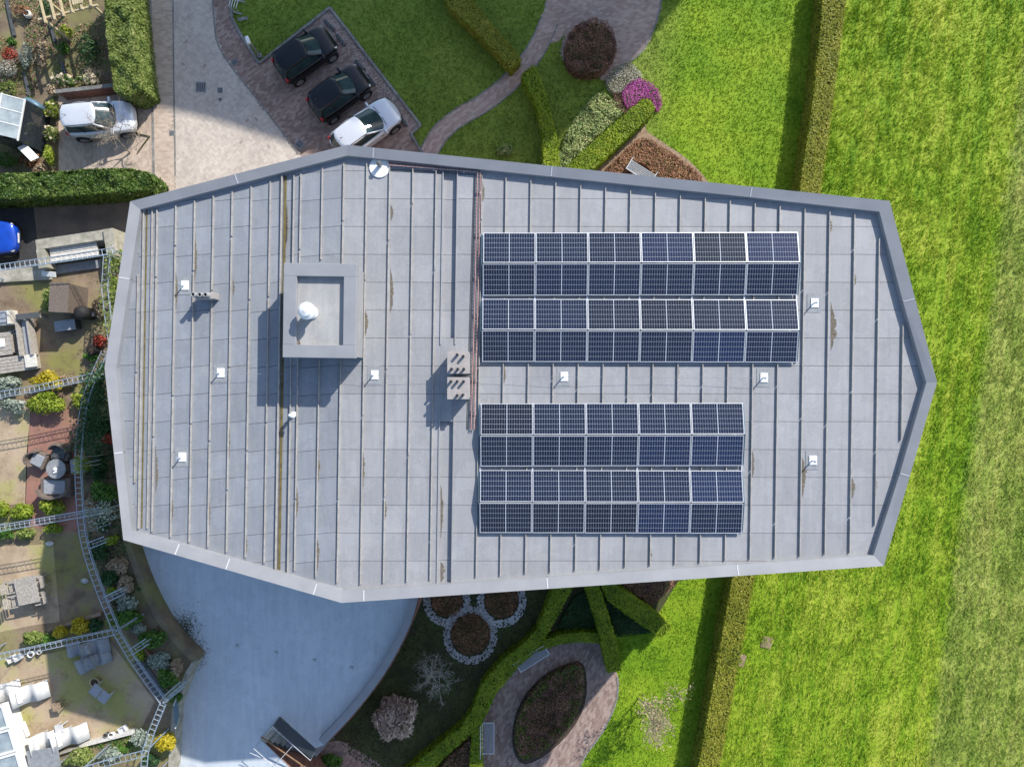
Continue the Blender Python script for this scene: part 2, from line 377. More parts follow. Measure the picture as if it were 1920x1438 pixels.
def solar_mat():
    m, t, b = nodes('solar_cells')
    tc = N(t, 'ShaderNodeTexCoord'); sep = N(t, 'ShaderNodeSeparateXYZ'); t.links.new(tc.outputs['Object'], sep.inputs[0])
    def lines(v, pitch, wd):
        f = math_(t, 'FRACT', math_(t, 'ADD', math_(t, 'DIVIDE', v, pitch), .5 + 50))
        d = math_(t, 'ABSOLUTE', math_(t, 'SUBTRACT', f, .5))
        return math_(t, 'LESS_THAN', d, wd / pitch / 2)
    X, Y = sep.outputs[0], sep.outputs[1]
    lx = lines(X, .0815, .006); ly = lines(Y, .1635, .0065)
    mid = math_(t, 'LESS_THAN', math_(t, 'ABSOLUTE', X), .011)
    mk = math_(t, 'MAXIMUM', math_(t, 'MAXIMUM', math_(t, 'MULTIPLY', lx, .6), math_(t, 'MULTIPLY', ly, .85)), mid)
    r = N(t, 'ShaderNodeObjectInfo').outputs['Random']
    cell = ramp(t, r, [(0, (.006, .011, .03)), (.45, (.008, .014, .036)), (.75, (.007, .010, .019)), (1, (.009, .017, .055))])
    cell = mixc(t, .35, cell, ramp(t, noise(t, tc.outputs['Object'], 6, 2), [(.35, (.3, .3, .3)), (.65, (.7, .7, .7))]), 'OVERLAY')
    c = mixc(t, mk, cell, (.44, .48, .54))
    t.links.new(c, b.inputs['Base Color']); b.inputs['Roughness'].default_value = .16; b.inputs['Specular IOR Level'].default_value = .5
    return m
M['solar'] = solar_mat()
M['hazyglass'] = surf('hazy_greenhouse_glass', (.36, .41, .43), (.22, .27, .29), 2.5, .15, spec=.6)

LEAF = {
 'hedge': leafmat('clipped_hedge', [(0, (0.075, 0.138, 0.01)), (.4, (0.175, 0.263, 0.015)), (.75, (0.275, 0.35, 0.02)), (1, (0.425, 0.45, 0.05))], 1, bscale=1.0),
 'beech': leafmat('beech_hedge', [(0, (0.0941, 0.121, 0.0134)), (.4, (0.228, 0.256, 0.0242)), (.75, (0.336, 0.323, 0.0403)), (1, (0.511, 0.444, 0.108))], 1, bscale=.8),
 'laurel': leafmat('laurel_leaves', [(0, (.02, .05, .01)), (.4, (.07, .13, .025)), (.75, (.15, .22, .05)), (1, (.34, .40, .14))], 1, rough=.35),
 'golden': leafmat('golden_hedge', [(0, (.06, .1, .02)), (.4, (.15, .21, .045)), (.75, (.27, .32, .09)), (1, (.48, .46, .2))], 1),
 'dark': leafmat('dark_evergreen', [(0, (.012, .04, .014)), (.5, (.03, .085, .03)), (1, (.08, .16, .05))], 1),
 'green': leafmat('mid_green', [(0, (.025, .07, .012)), (.5, (.07, .17, .025)), (1, (.2, .32, .06))], 1),
 'lime': leafmat('lime_green', [(0, (.1, .17, .012)), (.5, (.22, .30, .025)), (1, (.45, .48, .08))], 1),
 'yellow': leafmat('yellow_shrub', [(0, (.22, .19, .01)), (.5, (.45, .37, .02)), (1, (.70, .58, .08))], 1),
 'brown': leafmat('brown_shrub', [(0, (0.0945, 0.0473, 0.0265)), (.5, (0.246, 0.117, 0.0662)), (1, (0.491, 0.265, 0.132))], 1, .2),
 'purple': leafmat('dark_berberis', [(0, (.06, .03, .022)), (.5, (.19, .095, .07)), (.85, (.32, .18, .11)), (1, (.3, .34, .08))], 1, .2),
 'pink': leafmat('pink_heather', [(0, (.18, .015, .12)), (.5, (.42, .05, .30)), (1, (.68, .22, .55))], 1, .2),
 'whitefl': leafmat('white_heather', [(0, (.14, .13, .1)), (.5, (.38, .35, .28)), (1, (.68, .65, .55))], 1, .2),
 'cover': leafmat('variegated_cover', [(0, (.07, .14, .05)), (.4, (.25, .34, .12)), (.75, (.48, .50, .2)), (1, (.72, .70, .4))], 1, bscale=1.6),
 'straw': leafmat('straw_grass', [(0, (.20, .15, .09)), (.5, (.38, .29, .19)), (1, (.58, .47, .33))], 1, .2),
 'blossom': leafmat('dry_blossom', [(0, (0.276, 0.196, 0.161)), (.5, (0.506, 0.391, 0.322)), (1, (0.759, 0.621, 0.506))], 1, .2),
 'hydrangea': leafmat('dried_hydrangea', [(0, (.35, .28, .18)), (.5, (.58, .48, .34)), (1, (.78, .70, .54))], 1, .2),
 'grey': leafmat('silver_leaf', [(0, (.12, .16, .12)), (.5, (.27, .32, .26)), (1, (.48, .52, .46))], 1, .2),
 'redlf': leafmat('red_leaves', [(0, (.14, .02, .012)), (.5, (.36, .06, .035)), (1, (.55, .16, .1))], 1, .2),
 'moss': leafmat('moss_cushion', [(0, (.05, .08, .012)), (.5, (.1, .14, .02)), (1, (.17, .2, .04))], 1, .2),
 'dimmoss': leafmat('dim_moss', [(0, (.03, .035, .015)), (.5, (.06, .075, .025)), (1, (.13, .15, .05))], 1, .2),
 'petal': leafmat('fallen_petals', [(0, (.5, .47, .45)), (1, (.8, .76, .74))], None, .2),
}
def leaves(name, pts, nrm, size, mat, parent=None, jit=.5, asp=1.7, bend=True):
    """one leaf quad per point, facing roughly along nrm"""
    n = len(pts); nrm = nrm + rng.normal(0, jit, (n, 3)); nrm /= np.linalg.norm(nrm, axis=1)[:, None] + 1e-9
    a = rng.normal(0, 1, (n, 3)); u = np.cross(nrm, a); u /= np.linalg.norm(u, axis=1)[:, None] + 1e-9; v = np.cross(nrm, u)
    s = (size * rng.uniform(.6, 1.35, n))[:, None]
    V = np.stack([pts - u * s * asp / 2, pts + v * s / 2, pts + u * s * asp / 2, pts - v * s / 2], 1).reshape(-1, 3)
    return np_mesh(name, V, np.arange(n * 4).reshape(n, 4), mat, parent)
UP = np.array((0, 0, 1.))

def dome_pts(n, rx, ry, h, lumps=9, seed=0, base=0., thick=.35):
    r = np.random.default_rng(seed + 11)
    c = [((0, 0, h * .35), (rx * .75, ry * .75, h * .62))]
    for k in range(lumps):
        a = r.uniform(0, 2 * math.pi); q = r.uniform(.35, .68); sz = r.uniform(.28, .45)
        c.append(((rx * q * math.cos(a), ry * q * math.sin(a), h * r.uniform(.3, .62)), (rx * sz, ry * sz, h * r.uniform(.25, .38))))
    wts = np.array([b[0] * b[1] + b[0] * b[2] for _, b in c]); ks = r.choice(len(c), n, p=wts / wts.sum())
    d = r.normal(0, 1, (n, 3)); d /= np.linalg.norm(d, axis=1)[:, None]; d[:, 2] = np.abs(d[:, 2]) * np.where(r.random(n) < .82, 1, -.5)
    C = np.array([x[0] for x in c])[ks]; S = np.array([x[1] for x in c])[ks]
    rad = 1 - thick * r.random(n) ** 2
    p = C + d * S * rad[:, None]; p[:, 2] = np.maximum(p[:, 2], .03) + base
    return p, d
def shrub(name, label, px, py, z, rx, ry, h, mat, n=900, size=.07, group=None, cat='shrub', rz=0, stems=5, extra=None, lumps=9, jit=.45, asp=1.7):
    x, y, _ = P(px, py, z + h * .5)
    t = thing(name, label, cat, (x, y, z), rz, group); sd_ = int(px * 7 + py * 3) % 9973
    p, d = dome_pts(n, rx, ry, h, lumps, sd_); leaves('foliage', p, d, size, LEAF[mat], t, jit, asp)
    if extra:
        p, d = dome_pts(extra[1], rx * 1.02, ry * 1.02, h * 1.04, lumps, sd_); k = leaves(extra[3] if len(extra) > 3 else 'flower', p, d, extra[2], LEAF[extra[0]], t, .3, 1.2); k['kind'] = 'stuff'
    m = MB(); r = random.Random(sd_)
    for k in range(stems):
        a = r.uniform(0, 6.28); q = r.uniform(.2, .55)
        m.tube([(0, 0, 0), (rx * q * .5 * math.cos(a), ry * q * .5 * math.sin(a), h * .4), (rx * q * math.cos(a), ry * q * math.sin(a), h * .75)], [.02, .014, .007], 4)
    m.build('stem', M['barkgrey'], t)
    return t
def hedge(name, label, poly_px, h, mat, dens=800, size=.06, z=0, cat='hedge', top_jit=.03, group=None):
    """a clipped hedge: its top outline in photo pixels at height h, leaf shell over a twiggy core"""
    poly = PP(poly_px, z + h)
    if area(poly) < 0: poly = poly[::-1]
    cx, cy = sum(p[0] for p in poly) / len(poly), sum(p[1] for p in poly) / len(poly)
    t = thing(name, label, cat, (cx, cy, z), 0, group)
    loc = [(p[0] - cx, p[1] - cy) for p in poly]
    A = abs(area(loc)); q = sample_poly(loc, int(A * dens))
    hz = h + (vnoise(q[:, 0] + 30, q[:, 1] + 30, .35, 5) - .5) * top_jit * 2.2 - rng.random(len(q)) ** 2 * .07
    pts = [np.c_[q, hz]]; nr = [np.tile(UP, (len(q), 1))]
    for i in range(len(loc)):
        a, b = np.array(loc[i]), np.array(loc[(i + 1) % len(loc)]); L = np.linalg.norm(b - a); k = int(L * h * dens * .7)
        if k < 1: continue
        s = rng.random((k, 1)); nv = np.array((b[1] - a[1], a[0] - b[0])) / (L + 1e-9)
        xy = a + (b - a) * s + nv * rng.normal(.0, .03, (k, 1)); zz = rng.random(k) * h
        pts.append(np.c_[xy, zz]); nr.append(np.tile((nv[0], nv[1], .25), (k, 1)))
    leaves('foliage', np.vstack(pts), np.vstack(nr), size, LEAF[mat], t, .34 if top_jit < .1 else .5)
    c2 = [(p[0] * 1, p[1] * 1) for p in loc]
    ins = []
    n = len(c2)
    for i in range(n):
        a, p, b = np.array(c2[i - 1]), np.array(c2[i]), np.array(c2[(i + 1) % n])
        e1 = (p - a) / (np.linalg.norm(p - a) + 1e-9); e2 = (b - p) / (np.linalg.norm(b - p) + 1e-9)
        nn = np.array((-(e1[1] + e2[1]), e1[0] + e2[0])); nn /= np.linalg.norm(nn) + 1e-9
        ins.append(tuple(p + nn * .07))
    MB().prism(ins, 0, h - .09 - top_jit * .9).build('stems', M['core'], t)
    return t

# ================================================================== THE SETTING
g = MB().add([(-600, -600, 0), (600, -600, 0), (600, 600, 0), (-600, 600, 0)], [(0, 1, 2, 3)]).build('ground', M['lawn'])
tag(g, 'green lawn and mown grass field around the building', kind='structure')
EXCL = []                                   # outlines (metres) where no grass grows
def sheet(name, poly_px, z, m, label=None, excl=True, thick=None, world=None):
    poly = world or PP(poly_px, 0)
    mb = MB(); mb.prism(poly, 0.0005 if thick is None else -thick, z, (0, 1))
    o = mb.build(name, m); tag(o, label, kind='structure')
    if excl: EXCL.append(poly)
    return o
def lay_bricks(parent, poly, m, ang=0, style='run', l=.21, wd=.105, z=.012, h=.05, gap=.003, hole=None, name='brick'):
    """bricks laid in an outline: too small to pick apart, so one mesh of real bricks"""
    p = np.array(poly); c = p.mean(0); R_ = np.abs(p - c).max() * 1.5
    ca, sa = math.cos(ang), math.sin(ang)
    if style == 'run':
        ni, nj = int(R_ / l) + 2, int(R_ / wd) + 2
        I, J = np.meshgrid(np.arange(-ni, ni), np.arange(-nj, nj)); I = I.ravel(); J = J.ravel()
        cx = I * l + (J % 2) * l / 2; cy = J * wd; rot = np.zeros(len(cx))
    else:
        k = int(R_ / wd) + 3
        I, J = np.meshgrid(np.arange(-k, k), np.arange(-k, k)); I = I.ravel(); J = J.ravel(); q = (I - J) % 4
        hm, vm = q == 0, q == 3
        cx = np.r_[(I[hm] + 1.) * wd, (I[vm] + .5) * wd]; cy = np.r_[(J[hm] + .5) * wd, (J[vm] + 1.) * wd]
        rot = np.r_[np.zeros(hm.sum()), np.full(vm.sum(), math.pi / 2)]; l = 2 * wd
    C = np.c_[cx * ca - cy * sa, cx * sa + cy * ca] + c
    ok = pip(C, poly)
    if hole is not None: ok &= ~pip(C, hole)
    C = C[ok]; rot = rot[ok] + ang; n = len(C)
    hl, hw = (l - gap) / 2, (wd - gap) / 2
    base = np.array([(-hl, -hw), (hl, -hw), (hl, hw), (-hl, hw)])
    rot = rot + rng.normal(0, .012, n)
    cr, sr = np.cos(rot), np.sin(rot)
    xy = np.stack([base[None, :, 0] * cr[:, None] - base[None, :, 1] * sr[:, None], base[None, :, 0] * sr[:, None] + base[None, :, 1] * cr[:, None]], 2) + C[:, None, :]
    zt = z + rng.normal(0, .0008, n)
    top = np.concatenate([xy, np.repeat(zt[:, None, None], 4, 1)], 2); bot = np.concatenate([xy, np.full((n, 4, 1), z - .004)], 2)
    V = np.concatenate([top, bot], 1).reshape(-1, 3); b = (np.arange(n) * 8)[:, None]
    fs = [b + np.array(f) for f in ((0, 1, 2, 3), (4, 5, 1, 0), (5, 6, 2, 1), (6, 7, 3, 2), (7, 4, 0, 3))]
    o = np_mesh(name, V, np.stack(fs, 1).reshape(-1, 4), m, parent); o['kind'] = 'stuff'
    return o
_kst = {}
def kerb(name, label, pts, wd=.12, ht=.1, L=.95, m='kerb', z=0):
    """a row of kerb stones; every stone a piece of its own"""
    root = bpy.data.objects.new(name, None); col.objects.link(root); tag(root, label, kind='structure')
    key = (wd, ht, L, m)
    if key not in _kst:
        b = MB(); b.box((0, 0, ht / 2), (L - .012, wd, ht)); _kst[key] = b.mesh('kerb_stone', M[m])
    d = 0
    for a, b in zip(pts[:-1], pts[1:]):
        l = math.hypot(b[0] - a[0], b[1] - a[1]); n = max(1, round(l / L)); an = math.atan2(b[1] - a[1], b[0] - a[0])
        for i in range(n):
            f = (i + .5) / n
            o = link('kerb_stone', _kst[key], root, (a[0] + (b[0] - a[0]) * f, a[1] + (b[1] - a[1]) * f, z + random.uniform(-.004, .004)), (0, 0, an), (l / n / L, 1, 1))
    return root

# --- forecourt in three brick fields, driveway, street
fc_curve = [(396, -90), (399, 0), (405, 70), (420, 105), (445, 140), (500, 210), (560, 290), (640, 390)]
left_edge = [(270, -90), (277, 100), (284, 185), (287, 345)]
zoneA = [(268, -90), (323, -90), (325, 150), (328, 300), (329, 430), (240, 430), (285, 352), (286, 345), (284, 185), (277, 100)]
zoneB = [(323, -90)] + fc_curve + [(640, 430), (329, 430), (328, 300), (325, 150)]
zoneC = fc_curve + [(640, 430), (800, 430), (797, 295), (772, 252), (788, 236), (619, 17), (487, 121), (452, 68), (436, 38), (431, 0), (431, -90)]
for nm, z_, m_, an, st, lab in (('pavement', zoneA, 'beigebrick', 0, 'run', 'beige brick strip along the drive'),
                           ('road', zoneB, 'herring', R(45), 'hb', 'grey herringbone brick drive'),
                           ('parking_pavement', zoneC, 'redbrick', R(37), 'run', 'red brown brick parking bays')):
    o = sheet(nm, z_, .006, M['joint'], lab); lay_bricks(o, PP(z_), M[m_], an, st, z=.008)
drv = [(108, 175), (277, 170), (284, 185), (286, 345), (110, 345)]
o = sheet('driveway', drv, .006, M['joint'], 'brown brick driveway beside the hedge'); lay_bricks(o, PP(drv), M['darkbrick'] if 0 else M['beigebrick'], R(90), 'run', z=.008)
st_poly = [(-120, 360), (286, 345), (300, 420), (260, 520), (-120, 540)]
sheet('street', st_poly, .005, M['drive'], 'brown worn tarmac of the lane')
sheet('lane', [(-120, 362), (62, 380), (78, 520), (-120, 540)], .011, M['asphalt'], 'dark asphalt where the blue car stands')
kerb('kerb', 'concrete kerb round the parking bays', PP([(431, -60), (432, 0), (436, 36), (452, 66), (487, 120), (619, 16), (789, 236), (771, 252), (797, 296)]))
kerb('kerb', 'flush concrete kerb along the drive by the hedge', PP([(281, -60), (286, 190), (289, 340)]), .1, .03)
kerb('kerb', 'pale flush edging between brick fields', PP([(324, -60), (326, 150), (329, 330)]), .07, .022)
kerb('kerb', 'curved flush edging of the herringbone drive', PP(smooth_path(fc_curve[:-1], 3)), .07, .022)
# darker litter strip at the head of the bays
strip = [(611, 28), (622, 20), (785, 237), (766, 249), (700, 160)]
pts = sample_poly(PP([(610, 22), (622, 18), (786, 238), (766, 247), (676, 130), (600, 40)]), 900)
k = leaves('fallen_blossom', np.c_[pts, np.full(len(pts), .03)], np.tile(UP, (len(pts), 1)), .03, LEAF['petal'], None, .15, 1.2)
tag(k, 'white petals scattered along the head of the parking bays', 'petals', kind='stuff')

# --- garden path and plazas
ctr = smooth_path([(775, 330), (800, 292), (826, 250), (862, 220), (905, 195), (950, 160), (985, 122), (1010, 85), (1030, 40)], 6)
cw = PP(ctr); path_poly = ribbon(cw, -.42, .42)
o = sheet('path', None, .006, M['joint'], 'winding pink brick path across the lawn', world=path_poly)
for i in range(0, len(cw) - 6, 6):
    seg = cw[i:i + 7]; an = math.atan2(seg[-1][1] - seg[0][1], seg[-1][0] - seg[0][0])
    lay_bricks(o, ribbon(seg, -.42, .42), M['pinkbrick'], an, 'run', z=.008)
kerb('kerb', 'narrow left edging of the winding path', offset_line(cw, .44), .06, .025, .5)
kerb('kerb', 'narrow right edging of the winding path', offset_line(cw, -.44), .06, .025, .5)
plaza = smooth_path([(1026, -60), (1024, 0), (1014, 45), (1002, 78), (1045, 78), (1062, 60), (1052, 95), (1068, 130), (1102, 142), (1118, 138), (1132, 152), (1152, 128), (1180, 118), (1205, 95), (1228, 50), (1240, 0), (1242, -60)], 4)
o = sheet('plaza', plaza, .010, M['joint'], 'pink brown brick sitting circle at the top')
lay_bricks(o, PP(plaza), M['pinkbrick'], R(15), 'run', z=.012)
kerb('kerb', 'edging of the sitting circle towards the field', PP(smooth_path([(1242, -60), (1240, 0), (1228, 50), (1205, 95), (1178, 120)], 4)), .07, .03, .5)
splaza = smooth_path([(893, 1470), (893, 1400), (908, 1335), (935, 1282), (975, 1236), (1030, 1205), (1085, 1198), (1122, 1205), (1140, 1245), (1158, 1265), (1156, 1312), (1132, 1368), (1095, 1420), (1075, 1470)], 4)
o = sheet('plaza', splaza, .010, M['joint'], 'pink brown brick sitting place round the dark bed')
lay_bricks(o, PP(splaza), M['redbrick'], R(65), 'run', z=.012)  # darker bricks than the upper circle's: the shade is put into their colour
kerb('kerb', 'edging of the lower sitting place', PP(smooth_path([(1158, 1268), (1156, 1312), (1132, 1368), (1095, 1420), (1075, 1470)], 4)), .07, .03, .5)
spath = smooth_path([(598, 1400), (632, 1388), (668, 1405), (720, 1440), (760, 1480), (560, 1480)], 4)
o = sheet('path', spath, .008, M['joint'], 'red brown brick path below the terrace stairs'); lay_bricks(o, PP(spath), M['redbrick'], R(40), 'run', z=.010)
sheet('garden_ground', [(-120, -120), (210, -120), (212, 172), (112, 178), (112, 345), (-120, 345)], .007, M['gardensoil'], 'patchy earth and moss of the back garden')

# --- raised terrace with the roof gardens
ZD = 3.3
deck_px = [(-140, 520), (62, 498), (225, 474), (330, 470), (420, 700), (420, 1000), (240, 1012), (268, 1098), (312, 1178), (368, 1238), (352, 1262), (326, 1330), (318, 1520), (-140, 1520)]
deck = PP(deck_px, ZD)
o = sheet('terrace', None, ZD, M['patio2'], 'raised terrace with roof gardens', world=deck)
def zone(name, pts, m, label, dz=.004):
    o = MB().prism(PP(pts, ZD), ZD + .0004, ZD + dz, (0, 1)).build(name, M[m]); tag(o, label, kind='structure')
zone('patio', [(-140, 765), (57, 765), (52, 850), (48, 945), (-140, 950)], 'patio', 'pale paved patio at the left edge')
zone('patio', [(58, 765), (150, 760), (148, 1000), (46, 985), (50, 850)], 'redpatio', 'red paved patio under the rattan chairs')
zone('patio', [(-140, 1030), (100, 1020), (112, 1165), (60, 1172), (-140, 1215)], 'patio', 'sunlit part of the patio under the wooden table, coloured pale', .005)  # right side ends on the building's shadow edge; sunlight put into the pale colour
zone('patio', [(-140, 1240), (60, 1232), (205, 1200), (290, 1315), (262, 1370), (60, 1410), (-140, 1440)], 'patio', 'mossy paved patio by the white loungers', .005)
zone('patio', [(-140, 530), (60, 512), (195, 492), (190, 640), (150, 700), (-140, 720)], 'patio2', 'brown paved patio by the timber sofas', .005)
zone('bed', [(150, 700), (185, 695), (300, 720), (300, 1000), (245, 1010), (266, 1100), (308, 1180), (362, 1238), (345, 1262), (308, 1305), (250, 1215), (200, 1110), (168, 1020), (158, 930), (160, 800)], 'gardensoil', 'dark planting strip along the building', .006)

# ================================================================== MAIN BUILDING
ZR = 11.2
out_px = [(244, 378), (651, 272), (1668, 377), (1757, 717), (1657, 1061), (640, 1130), (231, 1012), (196, 690)]
inn_px = [(263, 393), (651, 292), (1649, 397), (1737, 717), (1638, 1041), (641, 1107), (247, 996), (218, 690)]
outer = PP(out_px, 11.5); inner = PP(inn_px, 11.4)
bld = thing('apartment_building', 'long grey eight sided apartment block with a flat seamed roof', 'building', (0, 0, 0))
shrink = lambda poly, d: [tuple(np.array(p) * (1 - d / np.linalg.norm(p))) for p in poly]
upper = shrink(outer, .25)
MB().prism(upper, 5.5, ZR - .22).build('wall', M['wall'], bld)
low = clip_half(shrink(outer, 1.0), (10.2, 0), (-1, 0))
MB().prism(low, 0, 5.5).build('ground_floor_wall', M['brickwall'], bld)
EXCL.append(low)
wm = {}
for i in range(8):
    a, b = upper[i], upper[(i + 1) % 8]; L = math.hypot(b[0] - a[0], b[1] - a[1]); an = math.atan2(b[1] - a[1], b[0] - a[0]); n = max(1, int(L / 2.4))
    for k in range(n):
        for zc in (7.2, 9.7):
            f = (k + .5) / n; nx, ny = math.sin(an), -math.cos(an)
            cx, cy = a[0] + (b[0] - a[0]) * f, a[1] + (b[1] - a[1]) * f
            if (cx * nx + cy * ny) < 0: nx, ny = -nx, -ny
            if 'w' not in wm:
                wm['w'] = MB().box((0, 0, 0), (1.3, .07, 1.4)).mesh('window', M['white']); wm['g'] = MB().box((0, 0, 0), (1.16, .09, 1.26)).mesh('pane', M['glass'])
            wo_ = link('window', wm['w'], bld, (cx + nx * .01, cy + ny * .01, zc), (0, 0, an)); link('pane', wm['g'], wo_)
MB().prism(shrink(outer, .3), ZR - .22, ZR - .19).build('roof_deck', M['darkgrey'], bld)

# coping pieces, split where the photograph shows joints
mids = {0: [(440, 327)], 1: [(700, 277), (1035, 312), (1410, 350)], 2: [(1716, 560)], 3: [(1706, 893)], 4: [(1385, 1079), (1027, 1104), (682, 1127)], 5: [(587, 1115), (423, 1068), (328, 1040)], 6: [(214, 850)], 7: [(222, 520)]}
for i in range(8):
    j = (i + 1) % 8
    A, B, a, b = [np.array(v) for v in (outer[i], outer[j], inner[i], inner[j])]
    d = (B - A) / np.linalg.norm(B - A); L = np.linalg.norm(B - A)
    ts = sorted([float(np.dot(np.array(P(*m_, 11.5)[:2]) - A, d) / L) for m_ in mids[i]])
    ts = [0] + ts + [1]
    nn = np.array((-d[1], d[0]));
    if np.dot(nn, -A) < 0: nn = -nn
    for k in range(len(ts) - 1):
        g0 = 0 if k == 0 else .005 / L; g1 = 0 if k == len(ts) - 2 else .005 / L
        t0, t1 = ts[k] + g0, ts[k + 1] - g1
        wid = np.dot(a - A, nn)
        def inp(t, e):      # inner point opposite t (mitred at the corners)
            if t <= 0: return a
            if t >= 1: return b
            return A + d * L * t + nn * wid + d * (-.18 if e else -.18) * 0
        q = [A + d * L * max(t0, 0), A + d * L * min(t1, 1), inp(t1, 1), inp(t0, 0)]
        MB().prism([tuple(v) for v in q] if area([tuple(v) for v in q]) > 0 else [tuple(v) for v in q[::-1]], 11.02, [11.5, 11.5, 11.4, 11.4] if area([tuple(v) for v in q]) > 0 else [11.4, 11.4, 11.5, 11.5]).build('coping', M['coping'], bld)
    for t in ts[1:-1]:
        p = A + d * L * t; q = p + nn * np.dot(a - A, nn)
        an = math.atan2(q[1] - p[1], q[0] - p[0]); mid = (p + q) / 2; ln = np.linalg.norm(q - p)
        MB().box((0, 0, 0), (ln, .035, .012), 0, 0, math.atan2(.1, ln)).build('coping_joint', M['joint_strip'], bld, loc=(mid[0], mid[1], 11.455), rot=(0, 0, an))

# roof sheets between the seams
LEANL, LEANR = -.0165, -.0145
def seam_x(x0, y, lean): return x0 + lean * (y - 395)
seams = [(262, LEANL), (296, LEANL), (331, LEANL), (366, LEANL), (401, LEANL), (436, LEANL), (471.5, LEANL), (507, LEANL), (530, LEANL), (551, LEANL), (564, LEANL), (604, LEANL), (644, LEANL), (687, -.0155), (730, -.0155), (773.5, -.015), (817, -.015), (830, -.015), (857, -.015), (903, -.015)]
seams += [(948 + 46.65 * k, LEANR) for k in range(17)]
roofpoly = [tuple(np.array(p) * (1 + .015 / np.linalg.norm(p))) for p in PP(inn_px, 11.3)]
bandL = [(seam_x(x, 200, l), seam_x(x, 1200, l)) for x, l in seams]
cols = [(150, 150)] + bandL + [(1800, 1800)]
RECESS = {17: .13, 9: .05}       # column index -> depth below the roof (trough and gutter)
ns = 0
for c in range(len(cols) - 1):
    (xa0, xa1), (xb0, xb1) = cols[c], cols[c + 1]
    dep = .12 if c == 18 else (.05 if c == 9 else 0)
    for r_ in range(-4, 18):
        y0 = 399 + 52.2 * (r_ - .5) + (c % 2) * (3 if c < 13 else 0); y1 = y0 + 52.2
        if c < 13: sl = -.10          # laps on the left half run slightly uphill to the right
        else: sl = .012
        X = lambda e, y: e[0] + (e[1] - e[0]) * (y - 200) / 1000
        ya0, ya1 = y0 + sl * 0, y1
        quad = [(X(cols[c], y0), y0 - sl * 18), (X(cols[c + 1], y0), y0 + sl * 18), (X(cols[c + 1], y1), y1 + sl * 18), (X(cols[c], y1), y1 - sl * 18)]
        gp = .35
        q = [(quad[0][0] + .1, quad[0][1] + gp), (quad[1][0] - .1, quad[1][1] + gp), (quad[2][0] - .1, quad[2][1] - gp), (quad[3][0] + .1, quad[3][1] - gp)]
        zt = ZR - dep + random.uniform(-.002, .002)
        poly = clip_convex(PP(q, ZR), roofpoly)
        if len(poly) < 3 or abs(area(poly)) < .004: continue
        if c == 18 and 600 < y0 < 755:      # the trough is bridged where the flues stand
            zt = ZR
        MB().prism(poly, zt - .03, zt, (0, 1)).build('roof_sheet', M['membrane_left' if c < 13 else 'membrane'], bld); ns += 1
# trough walls
for (x0, x1) in ((830, 857),):
    for (ya, yb) in ((318, 646), (758, 1098)):
        xa, xb = seam_x(x0, ya, -.015), seam_x(x0, yb, -.015); xc, xd = seam_x(x1, ya, -.015), seam_x(x1, yb, -.015)
        for (pa, pb) in (((xa, ya), (xb, yb)), ((xc, ya), (xd, yb))):
            (ax, ay), (bx, by) = PP([pa, pb], ZR)
            L = math.hypot(bx - ax, by - ay)
            MB().box((0, 0, 0), (L, .035, .17)).build('trough_edge', M['membrane'], bld, loc=((ax + bx) / 2, (ay + by) / 2, ZR - .045), rot=(0, 0, math.atan2(by - ay, bx - ax)))
# standing seams in lengths with small gaps
seg_mesh = MB().box((0, 0, .035), (1, .026, .085)).mesh('seam', M['seam'])
skip = {8, 9, 17, 18}
BOXR = [(528, 493), (672, 493), (668, 672), (526, 672)]
ARR = [(905, 436, 1503, 684), (898, 757, 1398, 1006)]
for si, (x0, lean) in enumerate(seams):
    if si in (8, 9, 17, 18): continue
    y = 180.
    line = PP([(seam_x(x0, 180, lean), 180), (seam_x(x0, 1240, lean), 1240)], ZR)
    poly = shrink(inner, .16)
    # find the span inside the roof
    tin = [t for t in np.linspace(0, 1, 800) if pip(np.array([[line[0][0] + (line[1][0] - line[0][0]) * t, line[0][1] + (line[1][1] - line[0][1]) * t]]), poly)[0]]
    if len(tin) < 30: continue
    t0, t1 = tin[0], tin[-1]; Y0, Y1 = 180 + 1060 * t0, 180 + 1060 * t1
    rs = random.Random(si * 31 + 5); cuts = [Y0]; yy = Y0 + rs.uniform(60, 260)
    while yy < Y1 - 40: cuts.append(yy); yy += rs.uniform(215, 300)
    cuts.append(Y1)
    for ya, yb in zip(cuts[:-1], cuts[1:]):
        spans = [(ya + (1.6 if ya > Y0 else 0), yb - (1.6 if yb < Y1 else 0))]
        if si in (10, 11, 12):
            ns_ = []
            for s0, s1 in spans:
                if s0 < 494: ns_.append((s0, min(s1, 494)))
                if s1 > 672: ns_.append((max(s0, 672), s1))
            spans = ns_ if si != 12 else spans
        for s0, s1 in spans:
            if s1 - s0 < 6: continue
            (ax, ay), (bx, by) = PP([(seam_x(x0, s0, lean), s0), (seam_x(x0, s1, lean), s1)], ZR)
            L = math.hypot(bx - ax, by - ay)
            link('seam', seg_mesh, bld, ((ax + bx) / 2, (ay + by) / 2, ZR), (0, 0, math.atan2(by - ay, bx - ax)), (L, 1, 1))
